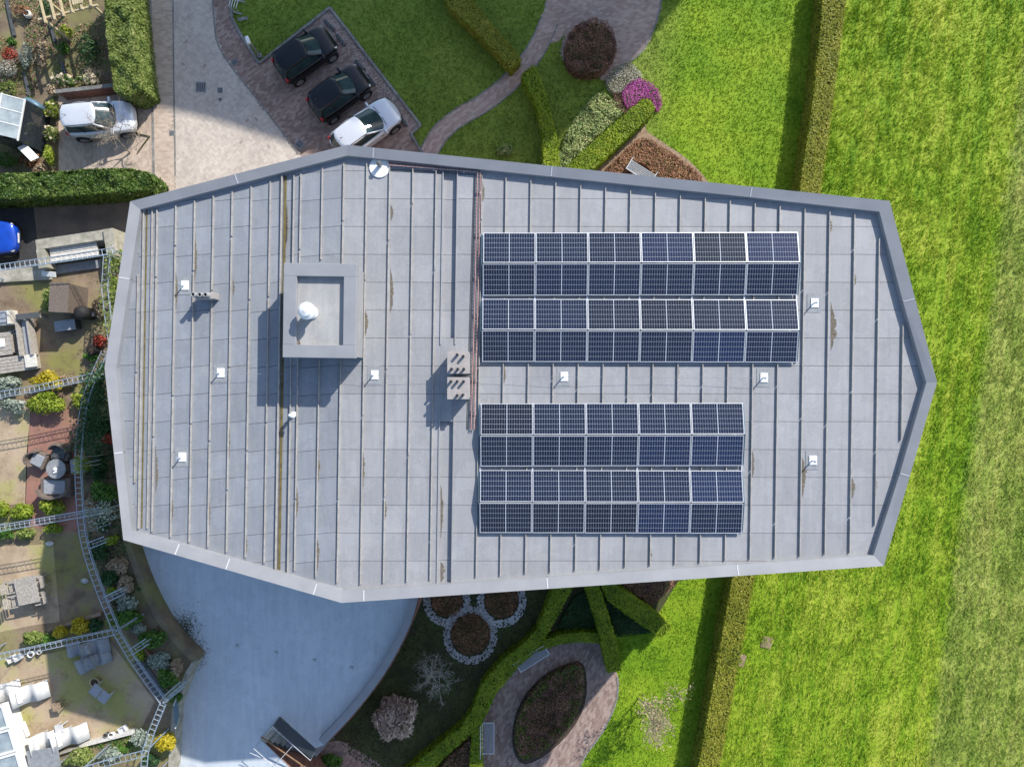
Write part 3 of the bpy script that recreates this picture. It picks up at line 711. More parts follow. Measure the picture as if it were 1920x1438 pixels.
# mossy gutter line and its raised edges
for x0, m_, wpx, zz, hh in ((529, 'seam', 2.2, ZR, .1), (534, 'algae', 4.0, ZR - .04, .012), (551, 'seam', 1.6, ZR, .06), (271, 'seam', 2, ZR, .08), (275.5, 'algae', 2.6, ZR, .012), (287, 'seam', 1.6, ZR, .07)):
    ya, yb = (330, 1078) if x0 > 400 else (392, 990)
    (ax, ay), (bx, by) = PP([(seam_x(x0, ya, LEANL), ya), (seam_x(x0, yb, LEANL), yb)], ZR)
    L = math.hypot(bx - ax, by - ay)
    MB().box((0, 0, hh / 2), (L, wpx / 57, hh)).build('gutter_edge' if m_ == 'seam' else 'gutter_moss', M[m_], bld, loc=((ax + bx) / 2, (ay + by) / 2, zz), rot=(0, 0, math.atan2(by - ay, bx - ax)))
# dirt that gathered behind the seams
for i, (px, py, ln, wd) in enumerate([(1558, 612, 92, 11), (1504, 895, 75, 9), (1556, 422, 30, 5), (1601, 525, 28, 5), (1597, 915, 42, 7), (1641, 900, 60, 4), (732, 545, 85, 7), (679, 880, 85, 6), (685, 605, 48, 6), (721, 955, 45, 5), (1217, 1040, 42, 6), (1411, 870, 50, 4), (1320, 420, 20, 4), (1460, 425, 12, 4), (1270, 700, 40, 4), (945, 700, 40, 4), (826, 960, 100, 5), (905, 360, 38, 4), (733, 400, 30, 5), (365, 480, 100, 5), (330, 545, 70, 4), (437, 540, 30, 4), (292, 880, 90, 5), (321, 950, 70, 5), (391, 960, 60, 4), (428, 830, 90, 4), (595, 870, 90, 5), (556, 940, 60, 4), (595, 1040, 60, 4), (538, 420, 80, 3), (461, 1020, 50, 3), (632, 1010, 60, 3), (826, 1075, 40, 9)]):
    r = random.Random(i); n = 22; ph = r.uniform(-.2, .2)
    right = [(px + wd * max(.05, math.sin(math.pi * (k / n) ** (1 + ph))) * r.uniform(.5, 1.1), py - ln / 2 + ln * (k + r.uniform(-.3, .3)) / n) for k in range(n + 1)]
    poly = [(px - .2 + LEANR * (y_ - py), y_) for _, y_ in right][::-1]
    z_ = ZR + .005 if not (820 < px < 850) else ZR - .115
    MB().prism(PP(right[1:-1] + [(px - .2, py + ln / 2), (px - .2, py - ln / 2)], ZR), z_ - .002, z_ + .002 + i * .0001, (0, 1)).build('dirt_patch', M['dirt'], bld)

# ---- rooftop plant box
ax0, ay0 = P(531, 494, 12.6)[:2]; ax1, ay1 = P(668, 671, 12.6)[:2]
bxw, byw = ax1 - ax0, ay0 - ay1; bcx, bcy = (ax0 + ax1) / 2, (ay0 + ay1) / 2
pb = thing('rooftop_box', 'square raised grey rooftop box with a sunken top', 'roof box', (bcx, bcy, ZR + .003), R(-.8))
MB().box((0, 0, .6), (bxw - .12, byw - .12, 1.2)).build('wall', M['membrane'], pb)
MB().box((0, 0, 1.2), (bxw - .7, byw - .7, .02)).build('sunken_roof', M['boxtop'], pb)
rw = .40
for dx, dy, sx, sy, sl in ((0, byw / 2 - rw / 2, bxw, rw, (1, 0)), (0, -byw / 2 + rw / 2, bxw, rw, (-1, 0)), (-bxw / 2 + rw / 2, 0, rw, byw - 2 * rw, (0, 1)), (bxw / 2 - rw / 2, 0, rw, byw - 2 * rw, (0, -1))):
    MB().box((0, 0, 0), (sx, sy, .2)).build('coping', M['coping'], pb, loc=(dx, dy, 1.3), bevel=.012)
MB().prism([(-.9, -1.05), (-.62, -1.08), (-.66, -.93), (-.82, -.88)], 1.212, 1.216, (0, 1)).build('dirt_patch', M['dirt'], pb)
vx, vy, _ = P(569, 581, 13.3)
v = thing('vent_cowl', 'large round white vent cowl standing in the sunken roof box', 'roof vent', (vx, vy, ZR + 1.213))
MB().lathe([(.16, 0), (.16, .55)], n=20).build('pipe', M['white'], v, True)
MB().lathe([(.21, .02), (.21, .05), (.17, .1)], n=20).build('collar', M['white'], v, True)
MB().lathe([(.26, .5), (.265, .53), (.265, .58), (.18, .66), (.17, .67), (.17, .72), (.03, .78)], n=28).build('cap', M['white'], v)
# ---- triple flue
fx, fy, _ = P(376, 553, 11.8)
v = thing('triple_flue', 'triple grey flue pipes side by side on a short plinth', 'flue', (fx, fy, ZR + .004))
MB().box((.05, 0, .2), (.62, .2, .4)).build('plinth', M['flue'], v, bevel=.01)
for k, h in enumerate((.72, .66, .66)):
    p_ = MB().lathe([(.075, .1), (.075, h), (.055, h), (.055, h - .12)], (-.2 + k * .185, 0, 0), 14).build('flue_pipe', M['midgrey'], v, True)
    MB().lathe([(.05, h - .1), (.05, h - .09)], (-.2 + k * .185, 0, 0), 12).build('opening', M['black'], p_)
# ---- small white vent hood
fx, fy, _ = P(544, 778, 11.6)
v = thing('vent_hood', 'small white bent vent hood below the roof box', 'roof vent', (fx, fy, ZR + .004))
MB().lathe([(.1, 0), (.1, .04), (.055, .07)], n=14).build('collar', M['white'], v)
MB().tube([(0, 0, .02), (0, 0, .4), (.03, 0, .5), (.1, -.02, .54), (.17, -.03, .5)], [.06, .06, .065, .075, .085], 12).build('hood', M['white'], v, True)
# ---- two flue blocks
for nm_, py_, spots in (('upper', 680, [(-.02, .25), (.17, .2), (-.2, -.2), (0, -.2), (.19, -.2)]), ('lower', 728, [(-.22, .22), (-.02, .22), (.18, .22), (-.02, -.22), (.16, -.2)])):
    fx, fy, _ = P(859, py_, 12.05)
    v = thing('chimney_block', f'{nm_} of the two pale flue blocks with five dark pipes', 'chimney', (fx, fy, ZR + .004), 0, 'flue blocks by the trough')
    MB().box((0, 0, .4), (.66, .66, .8)).build('body', M['flue'], v, bevel=.012)
    MB().box((0, 0, .815), (.7, .7, .03)).build('cap', M['flue'], v, bevel=.006)
    for (x, y) in spots:
        p_ = MB().tube([(x, y, .8), (x, y, 1.02)], .045, 12).build('flue_pipe', M['darkgrey'], v, True)
        MB().tube([(x, y, 1.0), (x, y, 1.024)], .033, 12).build('opening', M['black'], p_)
# ---- dome light
fx, fy, _ = P(711, 313, ZR + .1)
v = thing('roof_dome', 'flat round white disc cover with a dark pipe at the top edge', 'roof cover', (fx, fy, ZR + .004))
MB().lathe([(.345, 0), (.345, .02), (.33, .045), (.1, .06), (.07, .062)], n=36).build('disc', M['white'], v)
MB().tube([(.02, .05, .05), (.02, .05, .3)], .065, 14).build('pipe', M['midgrey'], v, True)
MB().lathe([(.08, .29), (.08, .33), (.02, .35)], (.02, .05, 0), 14).build('pipe_cap', M['darkgrey'], v)
# ---- fall-protection anchors
AN = [(345, 535, 'beside the triple flue'), (412, 699, 'left of the roof box shadow'), (340, 857, 'at the lower left of the roof'), (701, 703, 'between the box and the flue blocks'), (1057, 706, 'between the arrays, left of centre'), (1432, 708, 'below the upper array on the right'), (1527, 568, 'right of the upper solar array'), (1524, 863, 'right of the lower solar array')]
anchors = []
for i, (px, py, where) in enumerate(AN):
    fx, fy, _ = P(px, py, ZR + .05)
    v = thing('roof_anchor', f'white roof safety anchor post {where}', 'roof anchor', (fx, fy, ZR + .004), 0, 'safety anchors on the roof')
    MB().box((0, 0, .004), (.44, .62, .008)).build('pad', M['pad'], v)
    MB().box((.02, 0, .02), (.25, .3, .03)).build('base_plate', M['white'], v, bevel=.005)
    MB().tube([(-.03, -.02, .03), (-.03, -.02, .3)], .022, 8).build('post', M['metal'], v)
    MB().lathe([(.03, .28), (.04, .3), (.03, .33)], (-.03, -.02, 0), 10).build('eye', M['metal'], v)
    anchors.append((fx - .03, fy - .02, ZR + .32))
for (i, j, lab) in ((1, 3, 'left'), (3, 4, 'middle'), (4, 5, 'right')):
    a, b = np.array(anchors[i]), np.array(anchors[j])
    ptsw = [tuple(a + (b - a) * t - np.array((0, 0, .1 * 4 * t * (1 - t)))) for t in np.linspace(0, 1, 9)]
    tag(MB().tube(ptsw, .005, 4).build('safety_cable', M['midgrey']), f'{lab} span of the thin safety wire across the roof', 'cable', 'safety wires')
# ---- cable tray
v = thing('cable_tray', 'red oxide cable tray running along the edge to the panels', 'cable tray', (0, 0, ZR + .004))
tp = [P(728, 306, ZR + .15), P(898, 320, ZR + .15), P(893, 560, ZR + .15), P(886, 806, ZR + .15)]
tl = [(p[0], p[1], .09) for p in tp]
for s in (-.055, .055):
    q = offset_line([(p[0], p[1]) for p in tl], s)
    MB().tube([(x, y, .1) for x, y in q], .014, 4).build('rail', M['traypink'], v)
mb = MB(); mb2 = MB()
for a, b in zip(tl[:-1], tl[1:]):
    L = math.hypot(b[0] - a[0], b[1] - a[1]); an = math.atan2(b[1] - a[1], b[0] - a[0])
    for k in range(int(L / .11)):
        f = (k + .5) / int(L / .11); mb.box((a[0] + (b[0] - a[0]) * f, a[1] + (b[1] - a[1]) * f, .09), (.016, .12, .012), an)
    for k in range(int(L / 1.4) + 1):
        f = (k + .5) / (int(L / 1.4) + 1); mb2.box((a[0] + (b[0] - a[0]) * f, a[1] + (b[1] - a[1]) * f, .035), (.09, .2, .07), an)
mb.build('rung', M['whitepaint'], v)['kind'] = 'stuff'
mb2.build('foot', M['midgrey'], v)['kind'] = 'stuff'
mb = MB()
for s, zz in ((-.02, .11), (.015, .112), (.16, .012), (.2, .012)):
    q = offset_line([(p[0], p[1]) for p in tl], -s); mb.tube([(x + .0, y, zz) for x, y in q], .01, 4)
mb.build('cable', M['darkgrey'], v)

# ---- solar panels
PL, PW = 1.695, 1.02
fr = MB()
for s in (-1, 1):
    fr.box((0, s * (PW / 2 - .01), 0), (PL, .02, .036)); fr.box((s * (PL / 2 - .01), 0, 0), (.02, PW - .04, .036))
fr_me = fr.mesh('frame', M['alu'])
lam_me = MB().box((0, 0, .004), (PL - .042, PW - .042, .018)).mesh('laminate', M['solar'])
foot_me = MB().box((0, 0, 0), (.05, .05, .1)).mesh('support_foot', M['metal'])
ordn = ['first', 'second', 'third', 'fourth', 'fifth', 'sixth']
rows_ = ['top row', 'second row', 'third row', 'bottom row']
for aname, ncol, xl, ridges in (('upper', 6, P(904.5, 560, 11.4)[0], (3.91, 1.725)), ('lower', 5, P(900, 880, 11.4)[0], (-1.673, -3.867))):
    th = R(-.35); x0 = xl; yc = sum(ridges) / 2
    for ri, yr in enumerate(ridges):
        for side in (1, -1):
            row = ri * 2 + (0 if side > 0 else 1)
            for c in range(ncol):
                cx = x0 + 1.718 * (c + .5); cyy = yr + side * (.018 + PW / 2 * math.cos(R(10)))
                cx += (cyy - yc) * .012; cyy += (c - (ncol - 1) / 2) * -.004 * (1 if cyy < yc else -1)
                zc = 11.32 + PW / 2 * math.sin(R(10))
                t_ = thing('solar_panel', f'{ordn[c]} solar panel from the left in the {rows_[row]} of the {aname} array', 'solar panel', (cx, cyy, zc), 0, f'solar panels of the {aname} array')
                t_.rotation_euler = (R(-10) * side + random.uniform(-.006, .006), random.uniform(-.004, .004), random.uniform(-.001, .001))
                link('frame', fr_me, t_); link('laminate', lam_me, t_)
        # triangular wind plates at the two ends
        for e, xe in ((0, x0 - .035), (1, x0 + 1.718 * ncol + .03)):
            dxs = (yr - yc) * .012
            m = MB(); tri = [(yr + 1.0, 11.21), (yr - 1.0, 11.21), (yr - 1.0, 11.29), (yr, 11.47), (yr + 1.0, 11.29)]
            for xx in (-.008, .008): m.v += [(xe + dxs + xx, yy_, zz_) for yy_, zz_ in tri]
            m.f += [(0, 1, 2, 3, 4), (9, 8, 7, 6, 5)] + [(i, (i + 1) % 5, 5 + (i + 1) % 5, 5 + i) for i in range(5)]
            tag(m.build('wind_plate', M['teal']), f'{"left" if e == 0 else "right"} end plate of the {["first", "second"][ri]} panel ridge in the {aname} array', 'end plate', 'array end plates')
    # rails underneath
    for k in range(ncol + 1):
        xx = x0 + 1.718 * k
        o = MB().box((xx, yc, 11.245), (.05, ridges[0] - ridges[1] + 2.05, .045)).build('mounting_rail', M['alu'])
        tag(o, f'mounting rail {"at the left end" if k == 0 else "after the " + ordn[k - 1] + " panel"} under the {aname} array', 'rail', 'mounting rails')
print('roof sheets', ns)

# ================================================================== LOW WING WITH FLAT ROOF, STAIRS
ZL = 2.6
arc = smooth_path([(790, 1090), (782, 1122), (771, 1162), (752, 1205), (724, 1255), (690, 1303), (650, 1351), (607, 1396)], 4)
low_px = [(228, 990), (420, 960), (790, 960)] + arc + [(592, 1402), (525, 1342), (489, 1386), (575, 1470), (640, 1540), (318, 1540), (326, 1330), (352, 1262), (368, 1238), (312, 1178), (268, 1098), (240, 1012)]
lw = thing('low_wing', 'single storey wing with a pale flat roof and curved parapet', 'building', (*P(520, 1250, 0)[:2], 0))
lowpoly = PP(low_px, ZL)
MB().prism(lowpoly, 0, ZL - .05).build('wall', M['brickwall'], lw, world=True)
MB().prism([tuple(np.array(p)) for p in lowpoly], ZL - .05, ZL, (0, 1)).build('flat_roof', M['lowroof'], lw, world=True)
EXCL.append(PP(low_px, 0)); EXCL.append(lowpoly)
aw = PP(arc, ZL + .4)
for i in range(0, len(aw) - 1, 4):
    seg = aw[i:i + 5]
    if len(seg) < 2: continue
    MB().prism(ribbon(seg, -.32, .03), ZL, ZL + .38).build('parapet', M['coping'], lw, world=True)
    MB().prism(ribbon(seg, -.02, .1), 0, ZL + .26).build('brick_face', M['brickwall'], lw, world=True)
edge = PP(smooth_path([(236, 1008), (240, 1022), (268, 1100), (312, 1180), (366, 1238)], 4), ZD + .1)
for i in range(0, len(edge) - 1, 4):
    MB().prism(ribbon(edge[i:i + 5], -.14, .14), 0, ZD + .1 + .002 * i).build('planter_edge', M['gardensoil'], lw, world=True)
e2 = PP([(366, 1238), (350, 1264), (326, 1330), (318, 1450)], ZD + .1)
MB().prism(ribbon(e2, -.1, .1), 0, ZD + .08).build('planter_edge', M['concrete'], lw, world=True)
for px, py in ((445, 1210), (518, 1223), (590, 1237), (659, 1251)):
    x, y, _ = P(px, py, ZL)
    d = MB().box((0, 0, .02), (.11, .11, .03), R(-14)).build('roof_drain', M['midgrey'], lw, loc=(x - lw.location[0], y - lw.location[1], ZL))
    MB().lathe([(.035, .034), (.035, .05), (.015, .06)], n=12).build('strainer', M['alu'], d)
for (px, py, k) in ((345, 1195, 60), (362, 1225, 60), (352, 1170, 30), (335, 1180, 40)):
    pts = np.c_[rng.normal(0, .28, k * 14), rng.normal(0, .33, k * 14), rng.random(k * 14) * .03 + .006]; x, y, _ = P(px, py, ZL)
    o = leaves('moss_patch', pts, np.tile(UP, (len(pts), 1)), .028, LEAF['dimmoss'], lw, .2); o.location = (x - lw.location[0], y - lw.location[1], ZL); o['kind'] = 'stuff'
# stairs in the notch
sx, sy, _ = P(507, 1363, ZL); d = np.array(P(580, 1427, ZL)[:2]) - np.array((sx, sy)); d /= np.linalg.norm(d); sa = math.atan2(d[1], d[0])
stair = thing('terrace_stairs', 'open steel stairs dropping through a notch in the flat roof', 'stairs', (sx, sy, 0), sa)
MB().box((.16, 0, ZL + .03), (.3, 1.28, .06)).build('landing', M['concrete'], stair)
for k in range(10):
    MB().box((.45 + k * .23, 0, ZL - .16 * (k + 1)), (.25, 1.1, .04)).build('tread', M['concrete' if k < 3 else 'midgrey'], stair)
for s in (-.6, .6):
    MB().box((1.5, s, ZL - .95), (2.9, .05, .2), 0, 0, math.atan2(.16, .23)).build('stringer', M['darkgrey'], stair)
MB().tube([(-.1, -.02, ZL + .95), (2.3, -.02, ZL + .5)], .035, 8).build('handrail', M['woodbrown'], stair)
MB().tube([(.5, -1.25, ZL + .95), (2.5, -1.25, ZL + .95)], .035, 8).build('handrail', M['woodbrown'], stair)
for (a, b) in (((.0, .62, ZL + .95), (2.2, .62, ZL + .95)), ((.0, -.62, ZL + .95), (2.2, -.62, ZL + .95)), ((1.2, -1.3, ZL + .9), (1.2, .6, ZL + .9)), ((.0, -.9, ZL + .9), (2.2, -.35, ZL + .7)), ((.02, -.62, ZL), (.02, -.62, ZL + .95)), ((.02, .62, ZL), (.02, .62, ZL + .95)), ((2.2, .62, ZL), (2.2, .62, ZL + .95)), ((0, .1, ZL + .9), (.0, .62, ZL + .9))):
    MB().tube([a, b], .014, 6).build('rail', M['alu'], stair)
MB().box((1.1, .64, ZL + .45), (2.2, .012, .8)).build('screen', M['glass'], stair)

# ================================================================== NEIGHBOUR TOWER (out of frame, throws the shade over the forecourt)
HN = 21.; sh = 1 / math.tan(SUN_EL) * HN
sh_px = [(262, -330), (272, -40), (286, 186), (400, 212), (520, 250), (640, 292), (800, 330), (980, 330), (1180, 122), (1268, -5), (1420, -330)]
roofN = [(x + SAZ[0] * sh, y + SAZ[1] * sh) for x, y in PP(sh_px, 0)]
nb = thing('apartment_tower', 'tall pale apartment tower beyond the top of the picture shading the forecourt', 'building', (roofN[0][0], roofN[0][1], 0))
MB().prism(roofN, 0, HN).build('wall', M['wall'], nb, world=True)
MB().prism(roofN, HN + .001, HN + .25).build('roof', M['coping'], nb, world=True)
for i in range(2, 8):
    a, b = roofN[i], roofN[i + 1]; L = math.hypot(b[0] - a[0], b[1] - a[1]); an = math.atan2(b[1] - a[1], b[0] - a[0])
    for k in range(max(1, int(L / 2.6))):
        f = (k + .5) / max(1, int(L / 2.6))
        for fl in range(6):
            wo_ = link('window', wm['w'], nb, (a[0] + (b[0] - a[0]) * f - nb.location[0], a[1] + (b[1] - a[1]) * f - nb.location[1], 2 + fl * 3.2), (0, 0, an)); link('pane', wm['g'], wo_)

# ================================================================== CARS
def make_car(label, px, py, ang, paint, L=3.55, W=1.62, H=1.5, roof=(-.43, .06), ws=.285, rear=-.485, zc=.75):
    x, y, _ = P(px, py, zc)
    c = thing('parked_car', label, 'car', (x, y, .02), R(ang), 'parked cars')
    xs = [-.5, -.485, -.44, -.36, -.2, 0, .15, .27, .36, .43, .475, .5]
    hw = [.5, .72, .88, .96, 1, 1, 1, .985, .95, .87, .72, .42]
    zt = [.62, .80, .90, .93, .93, .92, .92, .91, .86, .80, .72, .58]
    zb = [.40, .30, .25, .22, .2, .2, .2, .2, .22, .24, .27, .38]
    k = H / 1.5; ring = []
    for X_, h_, t_, b_ in zip(xs, hw, zt, zb):
        h = h_ * W / 2; t_ *= k; X = X_ * L
        half = [(h * .88, b_), (h * .98, b_ + .08), (h, .5 * (b_ + t_)), (h * .985, t_ - .1), (h * .93, t_ - .02), (h * .7, t_ + .008), (h * .35, t_ + .024)]
        ring.append([(X, -yy, zz) for yy, zz in half] + [(X, 0, t_ + .03)] + [(X, yy, zz) for yy, zz in half[::-1]])
    m = MB(); n = len(ring[0])
    for r_ in ring: m.v += r_
    for i in range(len(ring) - 1):
        for j in range(n - 1): m.f.append((i * n + j, (i + 1) * n + j, (i + 1) * n + j + 1, i * n + j + 1))
        m.f.append((i * n + n - 1, (i + 1) * n + n - 1, (i + 1) * n, i * n))
    m.f += [tuple(range(n)), tuple(range((len(ring) - 1) * n + n - 1, (len(ring) - 1) * n - 1, -1))]
    body = m.build('body', M[paint], c, True, sub=2)
    # greenhouse rings: front edge, right side, rear edge, left side
    def ringpts(xf, xr, wf, wr, bf, br, z):
        f = [(xf - bf * abs(q) ** 2.6, wf * q * (1 - .04 * abs(q) ** 8), z) for q in np.linspace(-1, 1, 13)]
        l = [(xf - bf + (xr + br - xf + bf) * s, wf + (wr - wf) * s + .03 * math.sin(math.pi * s), z) for s in (.2, .4, .6, .8)]
        b = [(xr + br * abs(q) ** 2.6, wr * q * .97, z) for q in (1, .5, 0, -.5, -1)]
        r_ = [(xr + br + (xf - bf - xr - br) * s, -(wr + (wf - wr) * s + .03 * math.sin(math.pi * s)), z) for s in (.2, .4, .6, .8)]
        return f + l + b + r_
    B = ringpts(ws * L, rear * L, .41 * W, .39 * W, .3, .16, .90 * k); T = ringpts(roof[1] * L, roof[0] * L, .335 * W, .315 * W, .17, .14, H - .05)
    nb_ = len(B); groups = {'windscreen': range(0, 12), 'side_window': list(range(12, 17)), 'rear_window': range(17, 21), 'side_window_': list(range(21, 26))}
    for nm, ids in groups.items():
        mm = MB()
        for i in ids:
            j = (i + 1) % nb_; mm.add([B[i], B[j], T[j], T[i]], [(0, 1, 2, 3)])
        mm.build(nm.strip('_'), M['carglass'], c, True)
    m = MB(); cx = sum(p[0] for p in T) / nb_
    for sc, z in ((1.05, H - .075), (1.05, H - .045), (1.0, H - .012), (.85, H + .008), (.5, H + .024), (.02, H + .03)):
        m.v += [(cx + (p[0] - cx) * (sc if sc < 1 else 1 + (sc - 1) * .5), p[1] * sc, z) for p in T]
    for i in range(5):
        for j in range(nb_): m.f.append((i * nb_ + j, i * nb_ + (j + 1) % nb_, (i + 1) * nb_ + (j + 1) % nb_, (i + 1) * nb_ + j))
    m.f.append(tuple(5 * nb_ + j for j in range(nb_)))
    ro = m.build('roof', M[paint], c, True)
    MB().tube([(roof[0] * L + .3, 0, H + .02), (roof[0] * L + .18, 0, H + .14)], .012, 5).build('aerial', M['black'], ro)
    for i in (0, 12, 17, 21):
        MB().tube([B[i], tuple((np.array(B[i]) + np.array(T[i])) / 2 + np.array((0, .01 * np.sign(B[i][1]), .01))), T[i]], [.045, .04, .045], 6).build('pillar', M[paint], c, True)
    for i in (14, 23):
        MB().tube([B[i], T[i]], .03, 5).build('pillar', M['black'], c, True)
    for sx_, sy_ in ((.315, 1), (.315, -1), (-.315, 1), (-.315, -1)):
        wx, wy = sx_ * L, sy_ * (W / 2 - .085)
        wh = MB().tube([(wx, wy - .1 * sy_, .29), (wx, wy + .098 * sy_, .29)], .29, 24).build('wheel', M['tyre'], c, False)
        MB().tube([(wx, wy + .05 * sy_, .29), (wx, wy + .108 * sy_, .29)], .19, 20).build('rim', M['rim'], wh)
        MB().tube([(wx, wy - .1 * sy_, .31), (wx, wy + .09 * sy_, .31)], .345, 24).build('wheel_arch', M['black'], c)
    for s in (-1, 1):
        MB().lathe([(.02, -.05), (.1, -.03), (.12, .0), (.09, .03), (.02, .045)], n=12).build('headlight', M['lamp'], c, True, loc=(.44 * L, s * W * .355, .675 * k), rot=(0, R(40), 0))
        MB().box((-.458 * L, s * W * .375, .8 * k), (.12, .13, .24)).build('tail_light', M['red_lamp'], c, bevel=.02)
        mr = MB().box((.2 * L, s * (W / 2 + .0), .94 * k), (.11, .22, .12)).build('mirror', M[paint], c, bevel=.03)
        MB().box((.2 * L - .058, s * (W / 2 + .02), .94 * k), (.006, .15, .09)).build('mirror_glass', M['carglass'], mr)
        for dx in (-.02, .16):
            MB().box((dx * L - .1, s * (W / 2 + .004), .78 * k), (.16, .02, .03)).build('door_handle', M['black' if paint != 'silver' else 'midgrey'], c)
        MB().tube([(.265 * L, s * .1, .945 * k), (.262 * L - .03, s * .55, .955 * k)], .012, 4).build('wiper', M['black'], c)
        MB().box((roof[0] * L * .5 + roof[1] * L * .5, s * W * .328, H - .005), ((roof[1] - roof[0]) * L * .85, .025, .02)).build('roof_strip', M['black'], c)
    MB().box((.496 * L, 0, .5), (.02, .46, .11)).build('number_plate', M['whitepaint'], c)
    MB().box((-.499 * L, 0, .62), (.02, .5, .11)).build('number_plate', M['woodlight'], c)
    MB().box((.485 * L, 0, .36), (.08, W * .6, .1)).build('grille', M['black'], c, bevel=.02)
    return c
make_car('silver hatchback parked under a bare tree in the driveway', 186, 223, 5.5, 'silver', 3.3, 1.58, 1.48)
make_car('black hatchback in the uppermost parking bay', 571, 101, 36, 'blackpaint', 3.12, 1.53, 1.44)
make_car('black hatchback in the middle parking bay', 635, 173, 37, 'blackpaint', 3.1, 1.52, 1.42)
make_car('silver hatchback in the parking bay beside the roof edge', 684, 240, 36, 'silver', 3.6, 1.58, 1.34, roof=(-.40, .0), ws=.27, rear=-.49)
make_car('bright blue car cut off by the left picture edge', -42, 447, 2, 'bluepaint', 3.6, 1.66, 1.48)
for i, (a, b, lab) in enumerate((((608, 38), (627, 57), 'topmost'), ((631, 65), (647, 86), 'second'), ((666, 113), (683, 131), 'third'), ((688, 140), (703, 161), 'fourth'), ((726, 184), (742, 207), 'fifth'), ((748, 216), (763, 237), 'lowest'))):
    (ax, ay), (bx, by) = PP([a, b], .1); L = math.hypot(bx - ax, by - ay)
    v = thing('wheel_stop', f'{lab} dark wheel stop beam at the head of the parking bays', 'wheel stop', ((ax + bx) / 2, (ay + by) / 2, .014), math.atan2(by - ay, bx - ax), 'wheel stops')
    MB().prism([(-L / 2, -.07), (L / 2, -.07), (L / 2, .07), (-L / 2, .07)], .02, .11).build('beam', M['darkgrey'], v, bevel=.02)
    for s in (-1, 1): MB().box((s * L * .33, 0, .012), (.1, .12, .024)).build('foot', M['black'], v)
# covers and drains in the paving
for px, py, wd, rot, lab in ((377, 164, .5, 0, 'large square manhole cover in the herringbone drive'), (413, 170, .26, 0, 'small inspection cover beside the manhole'), (413, 187, .14, 0, 'tiny cover below the inspection cover'), (323, 250, .26, 0, 'gully grate on the pale edging in the sun'), (440, 117, .3, 38, 'tilted gully grate near the lawn corner'), (562, 271, .38, 50, 'gully grate by the roof edge in the bays')):
    x, y, _ = P(px, py, 0)
    v = thing('drain_cover', lab, 'drain cover', (x, y, .012), R(rot), 'covers in the paving')
    MB().box((0, 0, .006), (wd, wd, .014)).build('frame', M['midgrey'], v)
    for k in range(5): MB().box(((k - 2) * wd * .17, 0, .016), (wd * .1, wd * .8, .008)).build('bar', M['darkgrey'], v)
x, y, _ = P(488, 106, 0)
v = thing('lamp_post', 'short pale lamp post in the lawn corner by the cars', 'lamp post', (x, y, 0), R(20))
MB().box((0, 0, .06), (.2, .2, .12)).build('base', M['midgrey'], v); MB().tube([(0, 0, .1), (0, 0, 1.55)], .045, 10).build('pole', M['midgrey'], v)
MB().box((0, 0, 1.62), (.16, .34, .16)).build('lamp_head', M['white'], v, bevel=.02)
x, y, _ = P(441, 6, .4)
v = thing('bicycle_rack', 'small pale metal rack on the lawn at the top edge', 'bicycle rack', (x, y, 0), R(75))
for k in range(4): MB().tube([(-.3, k * .12 - .2, 0), (-.3, k * .12 - .2, .6), (.3, k * .12 - .2, .6), (.3, k * .12 - .2, 0)], .018, 6).build('hoop', M['whitepaint'], v)
for k, s in enumerate((-.3, .3)): MB().box((s, -.02, .02), (.05, .5, .03)).build('base_bar', M['metal'], v)
x, y, _ = P(455, 36, .02)
tag(MB().box((0, 0, .02), (.5, .16, .04), R(8)).build('stone_slab', M['kerb'], loc=(x, y, 0)), 'flat grey stone slab on the lawn near the drive', 'slab')

# ================================================================== HEDGES
hedge('clipped_hedge', 'long straight clipped hedge between garden lawn and field', [(1550, -60), (1594, -60), (1564, 180), (1540, 355), (1478, 700), (1424, 1040), (1414, 1090), (1350, 1438), (1338, 1500), (1298, 1500), (1310, 1438), (1372, 1090), (1380, 1040), (1436, 700), (1500, 355), (1526, 180)], 1.12, 'beech', 760, .055)
hedge('clipped_hedge', 'clipped hedge crossing the lawn to the winding path', [(815, -50), (858, -40), (915, 38), (976, 108), (958, 128), (935, 102), (890, 57), (842, 12)], .9, 'beech')
hedge('clipped_hedge', 'curved clipped hedge running from the path to the roof', [(978, 140), (1000, 122), (1012, 142), (1027, 190), (1042, 250), (1052, 330), (1020, 330), (1018, 250), (1005, 195)], .9, 'hedge')
hedge('clipped_hedge', 'bright clipped hedge pointing at the pink heather', [(1050, 322), (1205, 186), (1220, 188), (1228, 202), (1222, 214), (1108, 322)], .9, 'hedge')
hedge('clipped_hedge', 'winding clipped hedge left of the lower sitting place', [(1038, 1100), (1074, 1100), (1030, 1182), (1002, 1224), (975, 1246), (930, 1300), (910, 1342), (890, 1370), (832, 1420), (795, 1460), (748, 1460), (800, 1414), (862, 1365), (885, 1332), (905, 1280), (942, 1238), (985, 1204), (1008, 1178)], .9, 'hedge')
hedge('clipped_hedge', 'short curved hedge behind the lower sitting place', [(1014, 1202), (1050, 1190), (1090, 1185), (1124, 1188), (1124, 1205), (1085, 1203), (1045, 1208), (1006, 1222)], .7, 'hedge')
hedge('clipped_hedge', 'narrow hedge dropping from the roof to the sitting place', [(1096, 1095), (1122, 1095), (1142, 1160), (1154, 1200), (1164, 1256), (1140, 1261), (1127, 1200), (1117, 1160)], .95, 'hedge')
hedge('clipped_hedge', 'diagonal hedge ending in the sunny lawn', [(1126, 1095), (1152, 1095), (1215, 1139), (1258, 1174), (1241, 1196), (1195, 1166), (1140, 1126)], .9, 'hedge')
hedge('clipped_hedge', 'short hedge behind the lower bench', [(886, 1372), (902, 1352), (904, 1480), (878, 1480)], .85, 'hedge')
